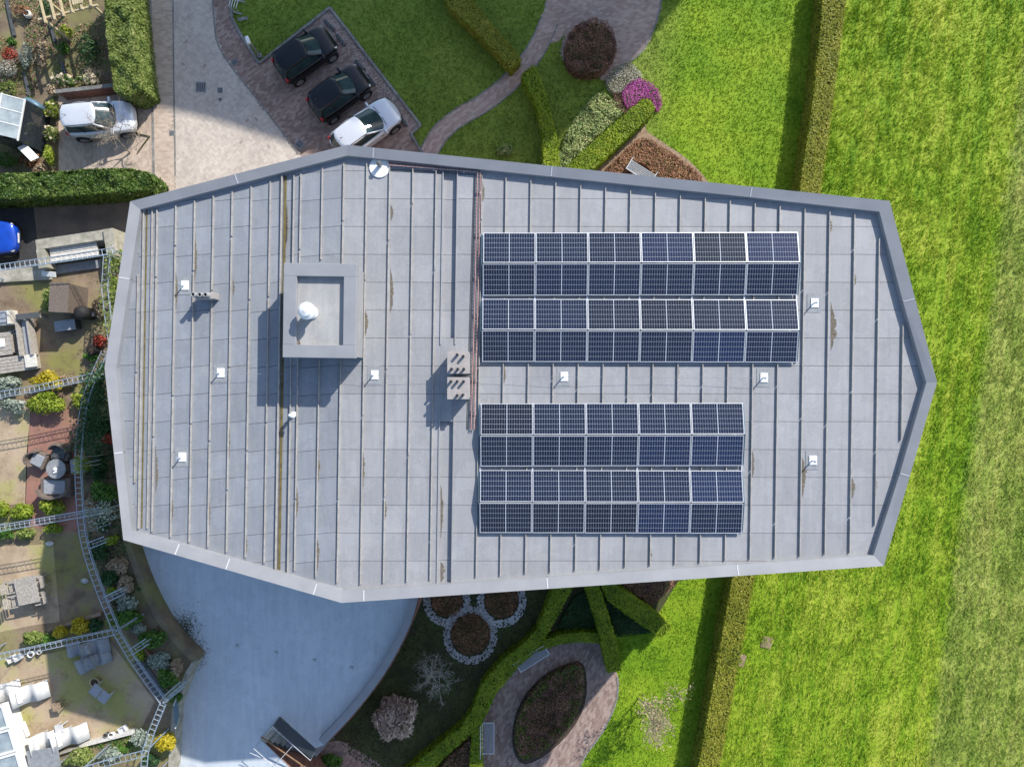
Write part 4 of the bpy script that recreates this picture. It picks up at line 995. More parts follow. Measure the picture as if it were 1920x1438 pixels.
hedge('laurel_hedge', 'broad glossy laurel hedge above the lane', [(-80, 334), (20, 326), (100, 324), (160, 319), (240, 317), (276, 324), (286, 338), (278, 356), (200, 362), (100, 368), (-80, 376)], 1.55, 'laurel', 800, .095, top_jit=.14)
hedge('golden_hedge', 'tall loose golden green hedge beside the drive', [(192, -60), (238, -60), (248, 20), (254, 90), (264, 165), (240, 178), (214, 170), (207, 110), (199, 40)], 1.75, 'golden', 850, .08, top_jit=.14)

# ================================================================== BEDS AND SHRUBS, garden side
def bed(name, label, poly, h, mat, dens=500, size=.05, cat='plants', z=0, jit=.06):
    return hedge(name, label, poly, h, mat, dens, size, z, cat, jit)
sheet('bed', smooth_path([(1108, 330), (1212, 232), (1225, 206), (1210, 240), (1235, 262), (1290, 300), (1330, 345), (1330, 370), (1108, 370)], 3), .02, M['mulch'], 'bare mulch strip round the brown bed')
bed('brown_groundcover', 'low red brown ground cover beside the white bench', smooth_path([(1130, 330), (1175, 280), (1207, 258), (1240, 275), (1285, 305), (1318, 340), (1240, 345), (1215, 312), (1195, 306), (1180, 330)], 3, True), .3, 'brown', 620, .05)
bed('variegated_groundcover', 'pale yellow green ground cover left of the bright hedge', smooth_path([(1040, 330), (1058, 262), (1080, 220), (1122, 175), (1150, 188), (1172, 205), (1150, 228), (1092, 282), (1062, 330)], 3, True), .24, 'cover', 520, .06, jit=.12)
bed('pink_heather', 'bright pink heather cushion at the tip of the hedge', smooth_path([(1168, 172), (1190, 148), (1215, 152), (1236, 172), (1241, 196), (1232, 208), (1222, 192), (1205, 184), (1185, 200), (1172, 196)], 3, True), .32, 'pink', 800, .035, jit=.08)
bed('white_heather', 'greyish white heather above the pink heather', smooth_path([(1136, 150), (1152, 128), (1178, 116), (1196, 130), (1204, 146), (1180, 156), (1166, 172), (1148, 172)], 3, True), .3, 'whitefl', 800, .035, jit=.08)
bed('heather_shade_side', 'shaded left side of the heather, coloured dark', smooth_path([(1150, 176), (1168, 172), (1172, 198), (1186, 202), (1172, 212), (1158, 202)], 3, True), .26, 'purple', 700, .035)  # unlit side of the heather, its shade put into the leaf colour
bed('berberis_mound', 'round dark red brown shrub mound in the sitting circle', smooth_path([(1108, 36), (1138, 44), (1154, 72), (1152, 104), (1128, 132), (1094, 138), (1066, 122), (1060, 88), (1076, 52)], 3, True), .75, 'purple', 620, .05, 'shrub', jit=.2)
sheet('bed', smooth_path([(1094, 1246), (1100, 1300), (1080, 1356), (1032, 1408), (984, 1432), (962, 1404), (964, 1350), (986, 1300), (1028, 1260), (1070, 1244)], 3, True), .022, M['soil'], 'soil edge of the leaf shaped bed')
bed('berberis_bed', 'leaf shaped bed of dark red brown shrubs on the paving', smooth_path([(1090, 1252), (1092, 1300), (1074, 1350), (1030, 1398), (988, 1422), (969, 1400), (972, 1352), (992, 1308), (1030, 1270), (1066, 1252)], 3, True), .55, 'purple', 620, .05, jit=.18)
rim = np.array(PP(smooth_path([(1090, 1252), (1092, 1300), (1074, 1350), (1030, 1398), (988, 1422), (969, 1400), (972, 1352), (992, 1308), (1030, 1270), (1066, 1252)], 6, True), .55))
i_ = rng.integers(0, len(rim), 1500); cc = rim.mean(0); pr = rim[i_] + (cc - rim[i_]) * (rng.random((1500, 1)) ** 2 * .35) + rng.normal(0, .05, (1500, 2))
tag(leaves('green_rim', np.c_[pr, .45 + .16 * rng.random(1500)], np.tile(UP, (1500, 1)), .06, LEAF['moss'], None, .6), 'olive green leaves along the rim of the leaf shaped bed', 'leaves', kind='stuff')
bed('berberis_bed', 'dark brown wedge of shrubs between two hedges at the bottom', [(884, 1384), (882, 1470), (800, 1470), (842, 1420)], .45, 'purple', 560, .05, jit=.15)
for px, py, rr, lab in ((882, 1190, 37, 'lowest'), (838, 1126, 30, 'left'), (940, 1126, 32, 'right')):
    x, y, _ = P(px, py, 0); r_ = rr / 40
    a = rng.random(900) * 6.283; q = r_ + .08 + (rng.random(900)) * .34
    pts = np.c_[q * np.cos(a) * .98, q * np.sin(a) * 1.05, np.full(900, .03)]
    me = MB(); me.lathe([(.02, -.02), (.045, 0), (.03, .025), (.005, .03)], n=6)
    base = np.array(me.v); V = (pts[:, None, :] + base[None] * rng.uniform(.5, 1.2, (900, 1, 1))).reshape(-1, 3)
    fq = [f for f in me.f if len(f) == 4]; Fq = (np.array(fq)[None] + (np.arange(900) * len(base))[:, None, None]).reshape(-1, 4)
    o = np_mesh('pebble_ring', V, Fq, M['pebble']); o.location = (x, y, 0)
    tag(o, f'ring of pale pebbles round the {lab} of three brown mounds', 'pebbles', 'pebble rings', 'stuff')
    bed('brown_mound', f'{lab} of three round brown shrub mounds ringed by pebbles', [(px + rr * math.cos(k * .4) * .95, py + rr * math.sin(k * .4)) for k in range(16)], .35, 'brown', 560, .045, 'shrub', jit=.2)
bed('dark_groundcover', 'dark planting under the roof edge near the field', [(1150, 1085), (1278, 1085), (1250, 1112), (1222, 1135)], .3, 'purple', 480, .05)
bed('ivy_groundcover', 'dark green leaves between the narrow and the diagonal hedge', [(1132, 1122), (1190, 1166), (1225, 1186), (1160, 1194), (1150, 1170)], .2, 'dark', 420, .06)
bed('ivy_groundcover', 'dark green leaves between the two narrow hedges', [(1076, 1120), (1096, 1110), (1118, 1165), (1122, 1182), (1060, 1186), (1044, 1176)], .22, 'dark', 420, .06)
sheet('shade_toned_ground', smooth_path([(770, 1040), (1060, 1040), (1040, 1130), (1000, 1190), (940, 1238), (900, 1290), (878, 1335), (850, 1372), (760, 1450), (735, 1450), (668, 1405), (632, 1388), (600, 1396), (660, 1330), (735, 1220), (770, 1150)], 3, True), .004, M['shadeground'], 'thin mossy ground, coloured dark for shade, between flat roof and winding hedge')
sheet('shade_toned_ground', [(1040, 1060), (1290, 1060), (1262, 1105), (1235, 1150), (1190, 1185), (1140, 1190), (1020, 1195)], .0045, M['shadeground'], 'ground coloured dark for shade under the crossing hedges')  # right side follows the building's shadow line; shade put into the colour
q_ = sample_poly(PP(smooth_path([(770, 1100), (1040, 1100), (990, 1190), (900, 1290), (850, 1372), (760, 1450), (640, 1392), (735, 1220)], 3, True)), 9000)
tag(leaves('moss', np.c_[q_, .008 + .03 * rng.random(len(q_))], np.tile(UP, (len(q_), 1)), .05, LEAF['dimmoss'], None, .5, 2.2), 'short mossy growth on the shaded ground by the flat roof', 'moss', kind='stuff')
shrub('pale_bush', 'small pale cream bush in the lawn above the roof', 947, 282, 0, .5, .4, .35, 'cover', 500, .06)
shrub('straw_bush', 'thin pale twiggy bush by the curved hedge', 1022, 232, 0, .35, .6, .9, 'straw', 380, .05)
shrub('fern_clump', 'bright green fern clump at the foot of the terrace stairs', 612, 1434, 0, .8, .6, .5, 'green', 900, .1)
shrub('blossom_bush', 'round beige dry flowering bush in the shaded lawn', 741, 1346, 0, 1.12, 1.1, 1.9, 'blossom', 3600, .075, jit=1.3, asp=3.4, lumps=24)

def bare_tree(name, label, px, py, h, spread, mat, seed, levels=4, r0=.045, leaf=None, droop=0, lean=(0, 0), group=None):
    r = random.Random(seed); x, y, _ = P(px, py, 0)
    t = thing(name, label, 'tree', (x, y, 0), 0, group); tr = MB(); br = MB(); tips = []
    def grow(mb, p, d, L, rad, lv):
        p = np.array(p); pts = [p]; rr = [rad]
        for k in range(3):
            d = d + np.array((r.gauss(0, .14), r.gauss(0, .14), r.gauss(0, .08) - droop * (1 if lv < levels - 1 else 0))); d /= np.linalg.norm(d)
            p = p + d * L / 3; p[2] = max(p[2], .05); pts.append(p); rr.append(rad * (1 - .25 * (k + 1)))
        mb.tube(pts, rr, 4 if lv < 2 else 5, False)
        tips.append(p)
        if lv == 0: return
        for k in range(5 if lv == levels else 4):
            q = pts[r.choice((1, 2, 3))]; a = r.uniform(0, 6.283); sp_ = spread * r.uniform(.6, 1.2)
            nd = d * .75 + np.array((math.cos(a) * sp_, math.sin(a) * sp_, r.uniform(-.1, .25))); nd /= np.linalg.norm(nd)
            grow(br, q, nd, L * r.uniform(.62, .8), max(rad * .58, .007), lv - 1)
    grow(tr, (0, 0, 0), np.array((lean[0], lean[1], 1.)), h * .42, r0, levels)
    tr.build('trunk', M[mat], t); br.build('branches', M[mat], t)
    if leaf:
        T = np.array(tips); idx = rng.integers(0, len(T), leaf[1]); p = T[idx] + rng.normal(0, .09, (leaf[1], 3))
        leaves('foliage', p, np.tile(UP, (len(p), 1)), leaf[2], LEAF[leaf[0]], t, .8, 2.4)
    return t
bare_tree('bare_tree', 'bare twiggy young tree between driveway and laurel hedge', 244, 287, 2.9, .8, 'bark', 3, 4, .045, lean=(-.12, .1))
bare_tree('bare_shrub', 'bare grey branching shrub in the shaded lawn', 812, 1268, 2.6, 1.0, 'barkgrey', 8, 4, .045)
bare_tree('young_tree', 'slim young tree with pale twigs on the sunny lawn', 1197, 1308, 3.6, .55, 'bark', 21, 4, .035, ('straw', 900, .05), lean=(.06, -.12))
bare_tree('bare_shrub', 'thin bare rose branches over the garden wall by the golden hedge', 205, 160, 1.5, 1.0, 'bark', 5, 3, .018)
bare_tree('bare_shrub', 'arching bare branches in the upper left garden', 62, 118, 1.6, 1.1, 'bark', 12, 3, .02)

def bench(label, px, py, rz, L, back=True):
    x, y, _ = P(px, py, .45); t = thing('garden_bench', label, 'bench', (x, y, .018), rz, 'slatted garden benches')
    for k in range(6): MB().box((0, -.2 + k * .08, .44), (L, .055, .03)).build('seat_slat', M['rattangrey'], t)
    if back:
        for k in range(4): MB().box((0, .28 + k * .03, .54 + k * .1), (L, .025, .07), 0, R(-14)).build('back_slat', M['slat_white'], t)
    for s in (-1, 1):
        MB().tube([(s * L * .49, -.26, 0), (s * L * .49, -.26, .47), (s * L * .49, .26, .47), (s * L * .49, .38, .92 if back else .48)], .024, 6).build('end_frame', M['alu'], t)
        MB().box((s * L * .44, .22, .21), (.05, .05, .42)).build('leg', M['alu'], t)
    MB().box((0, -.26, .45), (L, .03, .05)).build('front_rail', M['alu'], t)
    return t
bench('slatted bench beside the winding hedge at the lower sitting place', 998, 1234, R(32), 1.65)
bench('slatted bench at the bottom edge in front of a short hedge', 916, 1383, R(90), 1.5)
bench('pale slatted bench in the brown bed under the roof edge', 1202, 322, R(-32), 1.4, False)
for px, py, wd, hh, lab in ((1437, 1204, .5, .55, 'small buff stone slab in the field beside the long hedge'), (1391, 1238, .3, .6, 'narrow buff stone slab against the long hedge')):
    x, y, _ = P(px, py, 0); tag(MB().box((0, 0, .02), (wd, hh, .05), R(-15)).build('stone_slab', M['mulch'], loc=(x, y, 0), bevel=.01), lab, 'slab')

# ================================================================== ROOF GARDENS: trellis beams
ZT = ZD + 2.2
def trellis(label, px_pts, posts=True, wd=.125, dep=.3, z=ZT):
    pts = PP(px_pts, z); c = pts[0]
    t = thing('trellis_beam', label, 'trellis', (c[0], c[1], ZD), 0, 'galvanised trellis beams')
    L = [(x - c[0], y - c[1]) for x, y in pts]; zz = z - ZD
    for s in (-wd, wd):
        MB().tube([(x, y, zz) for x, y in offset_line(L, s)], .019, 5).build('rail', M['metal'], t)
    MB().tube([(x, y, zz - dep) for x, y in L], .014, 5).build('lower_rail', M['metal'], t)
    rg = MB()
    for a, b in zip(L[:-1], L[1:]):
        l = math.hypot(b[0] - a[0], b[1] - a[1]); n = max(1, int(l / .2)); dx, dy = (b[0] - a[0]) / l, (b[1] - a[1]) / l
        for k in range(n):
            f = (k + .5) / n * l; x, y = a[0] + dx * f, a[1] + dy * f
            rg.tube([(x - dy * wd, y + dx * wd, zz), (x + dy * wd, y - dx * wd, zz)], .009, 4)
            rg.tube([(x - dy * wd, y + dx * wd, zz), (x + dx * .1, y + dy * .1, zz - dep), (x + dy * wd, y - dx * wd, zz)], .007, 3)
    rg.build('rung', M['metal'], t)['kind'] = 'stuff'
    if posts:
        d = 0
        for i, (x, y) in enumerate(L):
            if i == 0 or i == len(L) - 1 or i % 6 == 0: MB().tube([(x, y, 0), (x, y, zz)], .03, 6).build('post', M['metal'], t)
    return t
trellis('trellis beam along the lane beside the slatted cover', [(-60, 510), (70, 492), (140, 482), (215, 470)])
trellis('trellis beam overgrown by shoots next to the building corner', [(200, 478), (196, 540), (203, 600), (209, 640)])
trellis('trellis beam over the yellow shrubs at mid height', [(-60, 750), (60, 730), (150, 711), (190, 702)])
main_tr = smooth_path([(196, 660), (178, 700), (160, 750), (150, 810), (146, 870), (148, 930), (154, 1000), (170, 1062), (192, 1122), (217, 1182)], 3)
trellis('long curved trellis beam following the building', main_tr)
trellis('trellis beam between the rattan chairs and the wooden table', [(-60, 1000), (60, 980), (145, 965), (186, 958)])
trellis('straight trellis beam running down to the lower corner', [(217, 1184), (245, 1232), (275, 1275), (306, 1316)])
trellis('trellis beam above the grey lounge chairs', [(-60, 1242), (60, 1218), (140, 1200), (216, 1184)])
trellis('trellis beam leading from the lower corner to the bottom edge', [(306, 1318), (284, 1372), (272, 1412), (266, 1480)])
trellis('trellis beam at the bottom above the small planting bed', [(150, 1445), (210, 1427), (270, 1412)])
for a, b, lab in (((166, 1023), (197, 1011), 'topmost'), ((197, 1124), (232, 1107), 'second'), ((246, 1222), (276, 1202), 'third'), ((307, 1312), (342, 1282), 'lowest')):
    trellis(f'{lab} short trellis arm over the planting strip', [a, ((a[0] + b[0]) / 2, (a[1] + b[1]) / 2), b], posts=False)

# climbing plants along the beams
def creeper(label, px_pts, mat, n, wd=.22, size=.07, zlo=.6, zhi=2.35, name='climbing_plant'):
    pts = np.array(PP(smooth_path(px_pts, 6), ZT)); c = pts[0].copy()
    t = thing(name, label, 'climber', (c[0], c[1], ZD)); L = pts - c
    i = rng.integers(0, len(L) - 1, n); f = rng.random((n, 1)); p = L[i] + (L[i + 1] - L[i]) * f + rng.normal(0, wd, (n, 2))
    z = zlo + (zhi - zlo) * rng.random(n) ** .5
    leaves('foliage', np.c_[p, z], np.tile(UP, (n, 1)), size, LEAF[mat], t, .6)
    m = MB()
    for k in range(0, len(L), 4): m.tube([(L[k][0], L[k][1], 0), (L[k][0] + .05, L[k][1], 1.0), (L[k][0], L[k][1] + .04, 2.1)], .014, 4)
    m.build('stem', M['barkgrey'], t)
creeper('dark ivy climbing the upper end of the curved trellis', [(190, 690), (170, 730), (157, 790), (150, 840)], 'dark', 2600, .24)
creeper('pale leafy shoots on the trellis at the building corner', [(207, 480), (197, 530), (200, 580), (206, 620)], 'golden', 900, .16, .06)
creeper('light green climber on the curved trellis by the round table', [(147, 860), (146, 885)], 'lime', 150, .08, .06, 1.6)
creeper('bluish climber at the crossing of two trellis beams', [(160, 965), (185, 960), (178, 985)], 'grey', 350, .2, .06)

# shrubs of the roof gardens: px, py, rx, ry, h, leaf, n, label
for px, py, rx, ry, h, lf, n, lab in [
 (88, 715, .75, .42, .9, 'yellow', 900, 'large yellow shrub above the mid trellis beam'),
 (85, 757, .95, .45, .8, 'lime', 1200, 'yellow green shrub below the mid trellis beam'),
 (148, 752, .3, .36, .6, 'lime', 350, 'small yellow green shrub next to the ivy'),
 (18, 722, .55, .42, .7, 'grey', 600, 'grey green shrub at the left edge above the beam'),
 (22, 762, .6, .35, .6, 'grey', 600, 'grey green shrub at the left edge below the beam'),
 (128, 712, .4, .25, .5, 'straw', 300, 'straw coloured shrub between yellow shrub and ivy'),
 (178, 745, .4, .5, 1.0, 'dark', 700, 'dark shrub squeezed between ivy and building'),
 (190, 800, .5, .4, .8, 'dark', 700, 'dark green shrub under the building edge below the ivy'),
 (205, 820, .35, .3, .6, 'redlf', 350, 'dark red shrub close to the building'),
 (167, 871, .33, .24, .6, 'lime', 350, 'small lime shrub right of the round table'),
 (185, 872, .4, .6, .8, 'dark', 700, 'bluish dark shrub right of the lime shrub'),
 (195, 922, .55, .5, .9, 'green', 900, 'mid green shrub between trellis and building'),
 (198, 955, .22, .2, .4, 'lime', 200, 'tiny lime shrub under the mid green shrub'),
 (170, 945, .3, .35, .5, 'straw', 300, 'brownish dry shrub beside the curved trellis'),
 (98, 950, .55, .35, .8, 'lime', 700, 'bright green shrub below the rattan sofa'),
 (40, 960, .55, .35, .8, 'lime', 700, 'bright green shrub above the beam by the patio'),
 (2, 955, .4, .35, .7, 'lime', 400, 'bright green shrub at the left edge by the patio'),
 (100, 990, .35, .25, .5, 'lime', 350, 'low green shrub just below the beam'),
 (50, 1000, .4, .25, .5, 'golden', 350, 'low golden shrub below the beam near the edge'),
 (8, 1000, .4, .25, .5, 'green', 350, 'low green shrub below the beam at the edge'),
 (192, 985, .35, .3, .5, 'dark', 400, 'dark shrub under the trellis crossing'),
 (207, 1012, .3, .22, .5, 'lime', 320, 'round lime shrub at the building corner'),
 (186, 1035, .42, .35, .6, 'dark', 600, 'dark green shrub below the topmost arm'),
 (222, 1060, .45, .4, .5, 'straw', 500, 'dry grassy clump along the flat roof edge'),
 (205, 1085, .35, .4, .6, 'dark', 550, 'dark green shrub above the second arm'),
 (235, 1095, .4, .4, .5, 'straw', 450, 'second dry clump along the flat roof edge'),
 (210, 1108, .25, .18, .4, 'lime', 220, 'small lime clump at the second arm'),
 (238, 1130, .5, .4, .6, 'grey', 500, 'greyish clump below the second arm'),
 (242, 1160, .5, .45, .8, 'green', 900, 'bushy green plant beside the straight beam'),
 (213, 1162, .35, .35, .6, 'golden', 450, 'golden green shrub at the trellis knee'),
 (262, 1178, .35, .25, .5, 'grey', 300, 'pale grey clump beside the bushy green plant'),
 (285, 1200, .55, .45, .8, 'green', 900, 'broad green shrub at the third arm'),
 (262, 1228, .25, .3, .5, 'lime', 250, 'small lime shrub left of the third arm'),
 (298, 1240, .5, .45, .6, 'grey', 600, 'spiky grey green plant near the flat roof edge'),
 (312, 1270, .45, .4, .7, 'green', 800, 'fresh green shrub above the lowest arm'),
 (330, 1250, .3, .4, .5, 'straw', 320, 'dry brown clump at the flat roof corner'),
 (330, 1308, .3, .2, .4, 'green', 250, 'small green clump at the lowest arm'),
 (64, 1196, .5, .32, .8, 'golden', 700, 'pale golden shrub in the row above the beam'),
 (90, 1200, .36, .3, .6, 'green', 450, 'green shrub between golden and orange shrubs'),
 (113, 1186, .34, .26, .7, 'yellow', 450, 'orange yellow shrub in the middle of the row'),
 (151, 1172, .4, .32, .8, 'yellow', 600, 'rounded yellow shrub at the end of the row'),
 (178, 1172, .35, .3, .5, 'dark', 350, 'dark low plants right of the yellow shrub'),
 (311, 1392, .42, .36, .9, 'yellow', 800, 'vivid yellow shrub right of the bottom trellis'),
 (286, 1425, .35, .3, .5, 'dark', 400, 'dark shrub with yellow tips at the bottom edge'),
 (262, 1384, .4, .4, .7, 'grey', 600, 'grey green shrub left of the bottom trellis'),
 (150, 1418, .6, .4, .9, 'golden', 900, 'golden leaved shrub above the bottom edge'),
 (205, 1412, .5, .3, .5, 'grey', 450, 'silvery low plants in the bottom bed'),
 (228, 1405, .3, .2, .3, 'green', 250, 'fresh green tuft in the bottom bed'),
 (96, 560, .36, .6, 1.0, 'golden', 700, 'golden shrub beside the dark wooden screen'),
 (188, 575, .35, .5, .5, 'straw', 350, 'dry shrub below the building corner'),
 (222, 480, .3, .3, .8, 'lime', 300, 'light green shrub tucked at the building corner'),
 (215, 540, .3, .5, .8, 'lime', 350, 'leafy shrub under the overhanging roof corner'),
 (188, 640, .3, .3, .5, 'redlf', 300, 'reddish shrub near the building'),
 (172, 668, .3, .25, .4, 'green', 250, 'small green plants beside the black pot'),
]:
    shrub('garden_shrub', lab, px, py, ZD + .006, rx * 1.15, ry * 1.15, h, lf, int(n * 1.5), .07 if lf not in ('straw',) else .05, None, asp=1.7 if lf != 'straw' else 4)
# back garden, street level
for px, py, rx, ry, h, lf, n, lab, ex in [
 (125, 153, .7, .3, .8, 'green', 500, 'dried hydrangea left along the garden wall', ('hydrangea', 60, .2)),
 (168, 150, .7, .3, .8, 'green', 500, 'dried hydrangea right along the garden wall', ('hydrangea', 60, .2)),
 (98, 170, .35, .35, .7, 'straw', 260, 'pinkish dried hydrangea at the end of the garden wall', ('hydrangea', 22, .13)),
 (100, 205, .4, .5, .8, 'lime', 600, 'flowering shrub right of the slate blue cover', ('hydrangea', 45, .13)),
 (95, 250, .4, .5, .8, 'golden', 600, 'flowering shrub behind the silver car', ('hydrangea', 45, .13)),
 (92, 292, .28, .55, .8, 'lime', 600, 'narrow lime shrub at the driveway corner', None),
 (22, 78, .24, .24, .45, 'green', 350, 'small clipped green ball in the back garden', None),
 (22, 105, .5, .45, .5, 'redlf', 500, 'red leaved plant in the back garden', None),
 (15, 128, .5, .5, .6, 'whitefl', 500, 'white flowering plant in the back garden', None),
 (48, 105, .4, .7, .7, 'grey', 500, 'silvery spiky shrub in the back garden', None),
 (116, 92, .35, .35, .5, 'green', 450, 'fresh green clump beside the sleeper', None),
 (122, 62, .45, .35, .6, 'lime', 500, 'yellow green shrub below the pergola', None),
 (165, 95, .7, .9, .6, 'dark', 700, 'dark shrubs in the shade of the golden hedge', None),
 (85, 20, .5, .5, .5, 'dark', 400, 'dark green plants under the pergola', None),
 (40, 22, .5, .4, .5, 'brown', 400, 'brown withered plants left of the pergola', None),
 (12, 170, .6, .5, .5, 'golden', 500, 'mossy yellow plants above the greenhouse', None),
 (78, 105, .35, .9, .4, 'straw', 450, 'dry straw coloured plants in the middle bed', None),
 (60, 240, .5, .6, .6, 'green', 500, 'mixed potted plants right of the greenhouse', ('whitefl', 20, .08)),
 (55, 300, .7, .4, .5, 'brown', 450, 'brown dry stalks in front of the laurel hedge', None),
 (10, 300, .6, .5, .7, 'green', 600, 'green shrub below the greenhouse', None),
 (75, 318, .4, .3, .5, 'straw', 300, 'orange brown shrub touching the laurel hedge', None),
]:
    shrub('garden_shrub', lab, px, py, .008, rx, ry, h, lf, n, .06, None, extra=ex)

# ================================================================== structures of the gardens
# concrete shaft with a slatted cover
x, y, _ = P(142, 471, 4.1)
v = thing('ventilation_shaft', 'mossy concrete shaft wall enclosing a white slatted cover', 'shaft', (x, y, 0), R(8.5))
MB().box((0, .52, 2.05), (3.3, .42, 4.1)).build('wall', M['concrete'], v); MB().box((-1.5, -.1, 2.05), (.36, .8, 4.096)).build('wall', M['concrete'], v)
MB().box((1.55, .12, 2.1), (.42, 1.2, 4.2)).build('wall', M['concrete'], v)
for k in range(4):
    MB().box((-.2, .34 - k * .17, 3.9 - k * .01), (2.05, .15, .05)).build('cover_slat', M['slat_white'], v)
for k in (-1.15, -.2, .78): MB().box((k, .08, 3.84), (.08, .7, .06)).build('cover_beam', M['wood'], v)
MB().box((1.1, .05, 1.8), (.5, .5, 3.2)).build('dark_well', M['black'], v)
# pale walkway strip below the lane trellis
o = MB().prism(PP([(-80, 512), (75, 500), (95, 512), (95, 524), (-80, 534)], ZD + .15), ZD, ZD + .15).build('walkway_slab', M['concrete']); tag(o, 'pale concrete ledge below the lane trellis', 'ledge')
o = MB().prism(PP([(100, 498), (190, 486), (188, 502), (105, 514)], ZD + .12), ZD, ZD + .12).build('walkway_slab', M['midgrey']); tag(o, 'blue grey ledge under the trellis near the building corner', 'ledge')
o = MB().box((0, 0, .3), (.6, .22, .06), R(-6), R(20)).build('loose_board', M['whitepaint'], loc=(*P(92, 514, ZD + .4)[:2], ZD + .12)); tag(o, 'pale tilted board lying on the ledge', 'board')

def at(px, py, dz=.4): return (*P(px, py, ZD + dz)[:2], ZD + .006)
def armchair(label, px, py, rz, mat='rattan', w=.72, d=.7, cush='cushion', hb=.78):
    v = thing('garden_chair', label, 'chair', at(px, py), R(rz), 'garden chairs')
    MB().box((0, 0, .22), (w, d, .34)).build('seat_base', M[mat], v, bevel=.05)
    MB().box((.02, 0, .42), (w * .72, d * .72, .08)).build('cushion', M[cush], v, bevel=.03)
    b = MB(); n = 7
    for k in range(n - 1):
        a0, a1 = R(100 + 160 * k / (n - 1)), R(100 + 160 * (k + 1) / (n - 1))
        q = lambda a, r_: (w * r_ * math.cos(a), d * r_ * math.sin(a))
        p = [q(a0, .56), q(a1, .56), q(a1, .47), q(a0, .47)]
        zz = lambda a: hb * (.72 + .28 * max(0, -math.cos(a)))
        b.prism(p if area(p) > 0 else p[::-1], .1, zz((a0 + a1) / 2))
    b.build('backrest', M[mat], v)
    for sx_ in (-1, 1):
        for sy_ in (-1, 1): MB().box((sx_ * w * .4, sy_ * d * .4, .05), (.05, .05, .1)).build('leg', M['darkgrey'], v)
    return v
def slatchair(label, px, py, rz, mat='wood'):
    v = thing('garden_chair', label, 'chair', at(px, py), R(rz), 'garden chairs')
    for k in range(5): MB().box((-.2 + k * .095, 0, .43), (.08, .46, .025)).build('seat_slat', M[mat], v)
    for k in range(4): MB().box((-.27 - k * .012, 0, .52 + k * .1), (.022, .46, .07), 0, 0, R(-8)).build('back_slat', M[mat], v)
    for sx_ in (-1, 1):
        for sy_ in (-1, 1): MB().box((sx_ * .21, sy_ * .21, .21), (.045, .045, .42)).build('leg', M[mat], v)
        MB().box((-.02, sx_ * .25, .62), (.5, .05, .03)).build('armrest', M[mat], v)
    return v
# round table with rattan seats
v = thing('round_table', 'round glass topped rattan table with a white ornament', 'table', at(105, 879, .7), 0)
MB().lathe([(.40, .68), (.42, .69), (.42, .71), (.40, .72)], n=32).build('table_top', M['midgrey'], v); MB().lathe([(.3, 0), (.24, .3), (.3, .68)], n=16).build('base', M['rattan'], v)
o = thing('ornament', 'small white ornament in the middle of the round table', 'ornament', (*P(102, 880, ZD + .8)[:2], ZD + .728)); MB().lathe([(.07, 0), (.09, .03), (.05, .08), (.03, .12)], n=12).build('bowl', M['white'], o); MB().box((0, -.12, .03), (.16, .08, .06), .4).build('figure', M['white'], o, bevel=.015)
armchair('brown rattan chair left of the round table', 70, 862, -25); armchair('dark rattan chair above the round table', 112, 848, -100, 'rattan', .72, .74, 'darkgrey')
armchair('wide brown rattan sofa below the round table', 103, 914, 90, 'rattan', .85, 1.3)
armchair('grey rattan chair half hidden under the curved trellis', 144, 874, 185, 'rattangrey', .62, .62)
# slatted table with four chairs
v = thing('wooden_table', 'weathered slatted wooden table on the pale patio', 'table', at(50, 1107, .72), R(12))
for k in range(9): MB().box((-.42 + k * .105, 0, .7), (.097, 1.15, .03)).build('top_slat', M['wood'], v)
for sx_ in (-1, 1):
    for sy_ in (-1, 1): MB().box((sx_ * .4, sy_ * .5, .34), (.06, .06, .68)).build('leg', M['wood'], v)
for s in (-1, 1): MB().box((0, s * .5, .66), (.9, .05, .05)).build('apron', M['wood'], v)
slatchair('upper right wooden chair at the slatted table', 75, 1090, 192); slatchair('lower right wooden chair at the slatted table', 80, 1119, 192)
slatchair('upper left wooden chair tucked under the slatted table', 28, 1098, 12); slatchair('lower left wooden chair tucked under the slatted table', 33, 1125, 12)
# grey lounge chairs and folding table
def wave_lounger(label, px, py, rz, mat, L=1.25, w=.62):
    v = thing('sun_lounger', label, 'lounger', at(px, py, .4), R(rz), 'loungers')
    prof = [(-.5, .78), (-.4, .62), (-.25, .36), (-.08, .3), (.1, .42), (.22, .44), (.38, .32), (.5, .18)]
    pr = smooth_path([(a * L, z_) for a, z_ in prof], 3); m = MB(); n = len(pr)
    for s in (-1, 1):
        for dz in (0, -.06): m.v += [(x_, s * w / 2, z_ + dz) for x_, z_ in pr]
    for i in range(n - 1):
        m.f += [(i, i + 1, 2 * n + i + 1, 2 * n + i), (n + i, 3 * n + i, 3 * n + i + 1, n + i + 1), (i, n + i, n + i + 1, i + 1), (2 * n + i, 2 * n + i + 1, 3 * n + i + 1, 3 * n + i)]
    m.f += [(0, 2 * n, 3 * n, n), (n - 1, 2 * n - 1, 4 * n - 1, 3 * n - 1)]
    m.build('seat', M[mat], v, True)
    for s in (-1, 1):
        MB().box((-.12 * L, s * w * .42, .13), (.05, .05, .26)).build('leg', M['alu'], v); MB().box((.3 * L, s * w * .42, .15), (.05, .05, .3)).build('leg', M['alu'], v)
    MB().box((-.33 * L, 0, .56), (.2, w * .7, .09), 0, 0, R(60)).build('head_cushion', M['canvas' if mat == 'canvas' else 'cushion'], v, bevel=.03)
    return v
wave_lounger('grey wicker lounger left of the small wooden table', 140, 1217, 190, 'rattangrey', 1.0); wave_lounger('grey wicker lounger right of the small wooden table', 180, 1213, 10, 'rattangrey', .95)
